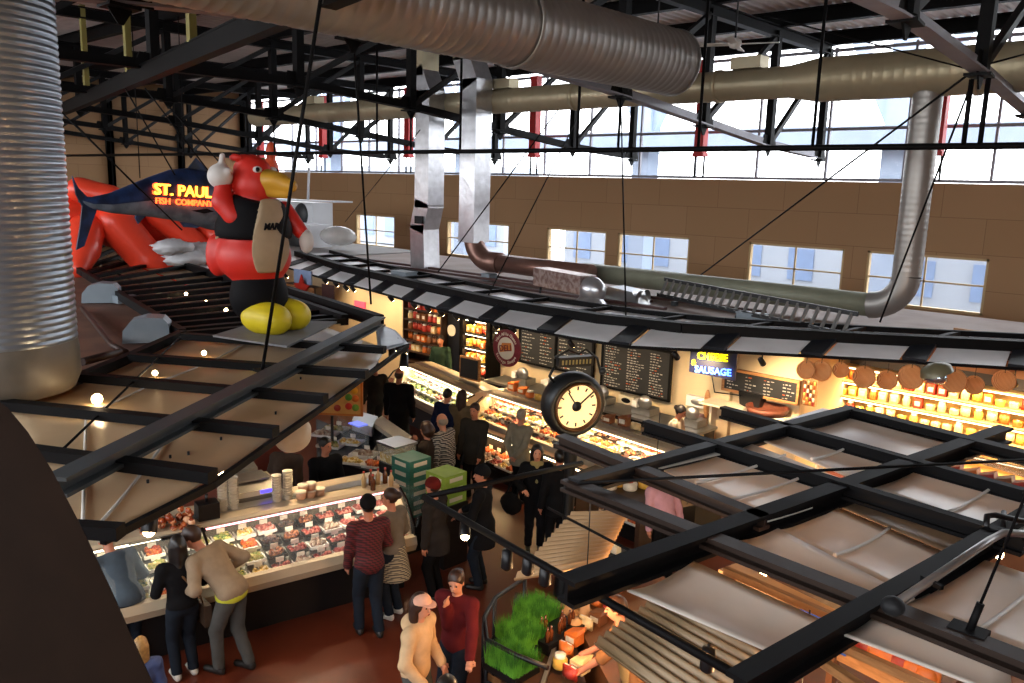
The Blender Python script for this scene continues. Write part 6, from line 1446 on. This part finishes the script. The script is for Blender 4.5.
bpy.context.view_layer.update()
o = text_obj('apron_lettering', 'MAR', BLKI, t, V(.34, .24, 1.72)+base, (-1, .1, 0), (0, .3, 1), .16, .01)
# small orange and green inflatable behind the beak
c = WY(270, 166, 16.0); t = thing('inflatable_pepper', c-V(0,0,.5), 'orange and green inflatable shape standing behind the bird beak', 'inflatable')
ORI = mat('orange_inflatable', '#e0552c', .5, 0, .05, 3)
place_sd('orange_body', [e((0, 0, .35), (.35, .3, .45), .1), e((.1, 0, 1.0), (.2, .18, .35), .12), e((.25, 0, -.3), (.3, .25, .35), .1)], ORI, t, None, .05)
place_sd('green_leaf', [cc((-.3, -.1, .65), (-.55, -.1, .5), .14, .1, .05)], mat('green_inflatable', '#3a9a4c', .5), t, None, .04)
make('stand_tube', MB().tube([c-V(0,0,.9), (c.x, c.y, 2.95)], .12), ORI, t)
# red crab inflatable at the far left
xp = -25.5
def F(px, py, dx=0): v = WX(px, py, xp+dx); return v
t = thing('inflatable_crab', (xp, 9, 3.0), 'huge glossy red inflatable crustacean behind the fish sign at far left', 'inflatable')
REDC = mat('glossy_red_vinyl', '#f2492f', .33, 0, .08, 1.5)
o0 = V(xp, 9, 3.0)
def L(v): q = v-o0; return (q.x, q.y, q.z)
place_sd('shell', [('e', L(F(95, 214)), (1.1, 1.4, .75), None, .2), ('e', L(F(150, 230)), (1.1, 1.6, .75), None, .3), ('e', L(F(60, 217)), (1.2, 1.5, .95), None, .3), ('e', L(F(185, 240)), (.9, 1.1, .7), None, .3)], REDC, t, None, .12)
for i, (a, b, c_, r0, r1) in enumerate((((115, 222), (150, 262), (188, 292), .55, .22), ((160, 215), (196, 245), (214, 262), .4, .2), ((80, 190), (110, 197), (136, 205), .35, .2), ((208, 228), (218, 236), (226, 240), .5, .3), ((85, 232), (82, 250), (78, 268), .5, .3))):
    place_sd('leg', [('c', L(F(*a, 1.2)), L(F(*b, 1.6)), r0, r0*.9, .1), ('c', L(F(*b, 1.6)), L(F(*c_, 2.0)), r0*.9, r1, .1)], REDC, t, None, .08)
for k, (px, py) in enumerate(((163, 249), (170, 251), (176, 247))): o = make('eye', MB().ell(F(px, py, 1.6), (.1, .1, .1)), BLKI, None, (0,0,0)); o.parent = t; o.location = -o0
# fish sign
xf = -19.5; zt = lambda px, py: WX(px, py, xf)
t = thing('fish_sign', (xf, 9, 4.2), 'blue and silver marlin shaped sign reading ST. PAUL FISH COMPANY', 'sign')
BLU = pattern('marlin_blue', 'noise', '#0c1830', '#1c3158', 2.5, .35); SIL = pattern('marlin_silver', 'noise', '#5b6370', '#77808c', 3, .35, .3)
spine = [(78, 199, 3, 0), (92, 203, 6, .1), (110, 203, 10, .16), (130, 200, 15, .22), (150, 197, 20, .28), (170, 195, 25, .32), (190, 196, 28, .34), (205, 200, 29, .32), (216, 207, 24, .26), (224, 215, 14, .16), (236, 222, 4, .05)]
pc = [zt(a, b) for a, b, _, _ in spine]; sc = (zt(100, 200)-zt(100, 201)).length
def fishpart(zlo, zhi, m, nm, extra=0):
    vs = []; n = 14
    for i, (a, b, hh, dep) in enumerate(spine):
        tz = (zt(a, b-1)-zt(a, b)); 
        for j in range(n+1):
            th = math.pi*(zlo+(zhi-zlo)*j/n)
            up_ = -math.cos(th)*hh*1.0; vs.append(pc[i]+V(0,0,tz.z)*up_+V(1,0,0)*(math.sin(th)*(dep+extra)))
        for j in range(n+1):
            th = math.pi*(zhi-(zhi-zlo)*j/n)
            vs.append(pc[i]+V(0,0,tz.z)*(-math.cos(th)*hh)-V(1,0,0)*(math.sin(th)*(dep+extra)))
    k = 2*(n+1); fs = [(i*k+j, i*k+(j+1)%k, (i+1)*k+(j+1)%k, (i+1)*k+j) for i in range(len(spine)-1) for j in range(k)]
    return make(nm, MB().add(vs, fs, True), m, t)
fishpart(.0, .48, SIL, 'silver_belly'); fishpart(.46, 1.0, BLU, 'blue_back', .01)
def fin(nm, pts, m=BLU, th=.06, dx=0): return make(nm, MB().prism([zt(*p)+V(-th/2+dx,0,0) for p in pts], (th, 0, 0)), m, t)
fin('dorsal_fin', [(150, 181), (172, 173), (188, 168), (196, 158), (206, 168), (216, 186), (200, 178)])
fin('tail_fin', [(90, 200), (78, 188), (72, 176), (76, 195), (82, 206), (80, 225), (76, 250), (84, 246), (92, 222), (97, 208)])
fin('anal_fin', [(136, 212), (150, 213), (142, 219), (138, 224), (135, 218)]); fin('belly_fin', [(180, 222), (206, 224), (196, 228), (184, 227)])
fin('side_fin', [(184, 210), (200, 208), (207, 211), (197, 213)], BLKI, .02, .36)
NEO = mat('orange_neon', '#ff6a2c', .4, 0, 0, emit='#ff4a1c', es=6)
NEY = mat('yellow_neon_core', '#ffd060', .4, 0, 0, emit='#ffb030', es=5)
xd = zt(200, 190)-zt(160, 190); u_ = xd.normalized()
for txt, px, py, sz, m_ in (('ST. PAUL', 176, 191, .35, NEY), ('FISH  COMPANY', 177, 202, .19, NEO)):
    p = zt(px, py)+V(.40, 0, 0); text_obj('neon_lettering', txt, m_, t, p, (0, 1, -.05), (0, 0, 1), sz*1.0, .02)
    if m_ is NEY: text_obj('neon_outline', txt, NEO, t, p-V(.03,0,0), (0, 1, -.05), (0, 0, 1), sz*1.06, .012)
for px in (140, 185): p = zt(px, 178); make('hanger_wire', MB().tube([p, (p.x, p.y, ZD-.5)], .012, 5), BLACK, t)
# loose white clutter on the far roof
WCL = mat('white_plastic_sheet', '#d5d5d8', .35, 0, .15, 2)
for i, (px, py, s_) in enumerate(((168, 235, .5), (182, 246, .6), (196, 238, .5), (190, 258, .45), (206, 268, .4), (178, 262, .35))):
    c = WX(px+4, py+12, -23.0-i*.2); tag(make('plastic_sheeting', MB().ell(c, (s_*.8, s_*1.1, s_*.42), n=22, m=12, jit=.22), WCL), 'crumpled white plastic sheet on the far roof below the fish, %s of the heap' % ORD[i], 'sheeting', 'white sheeting on the far roof')
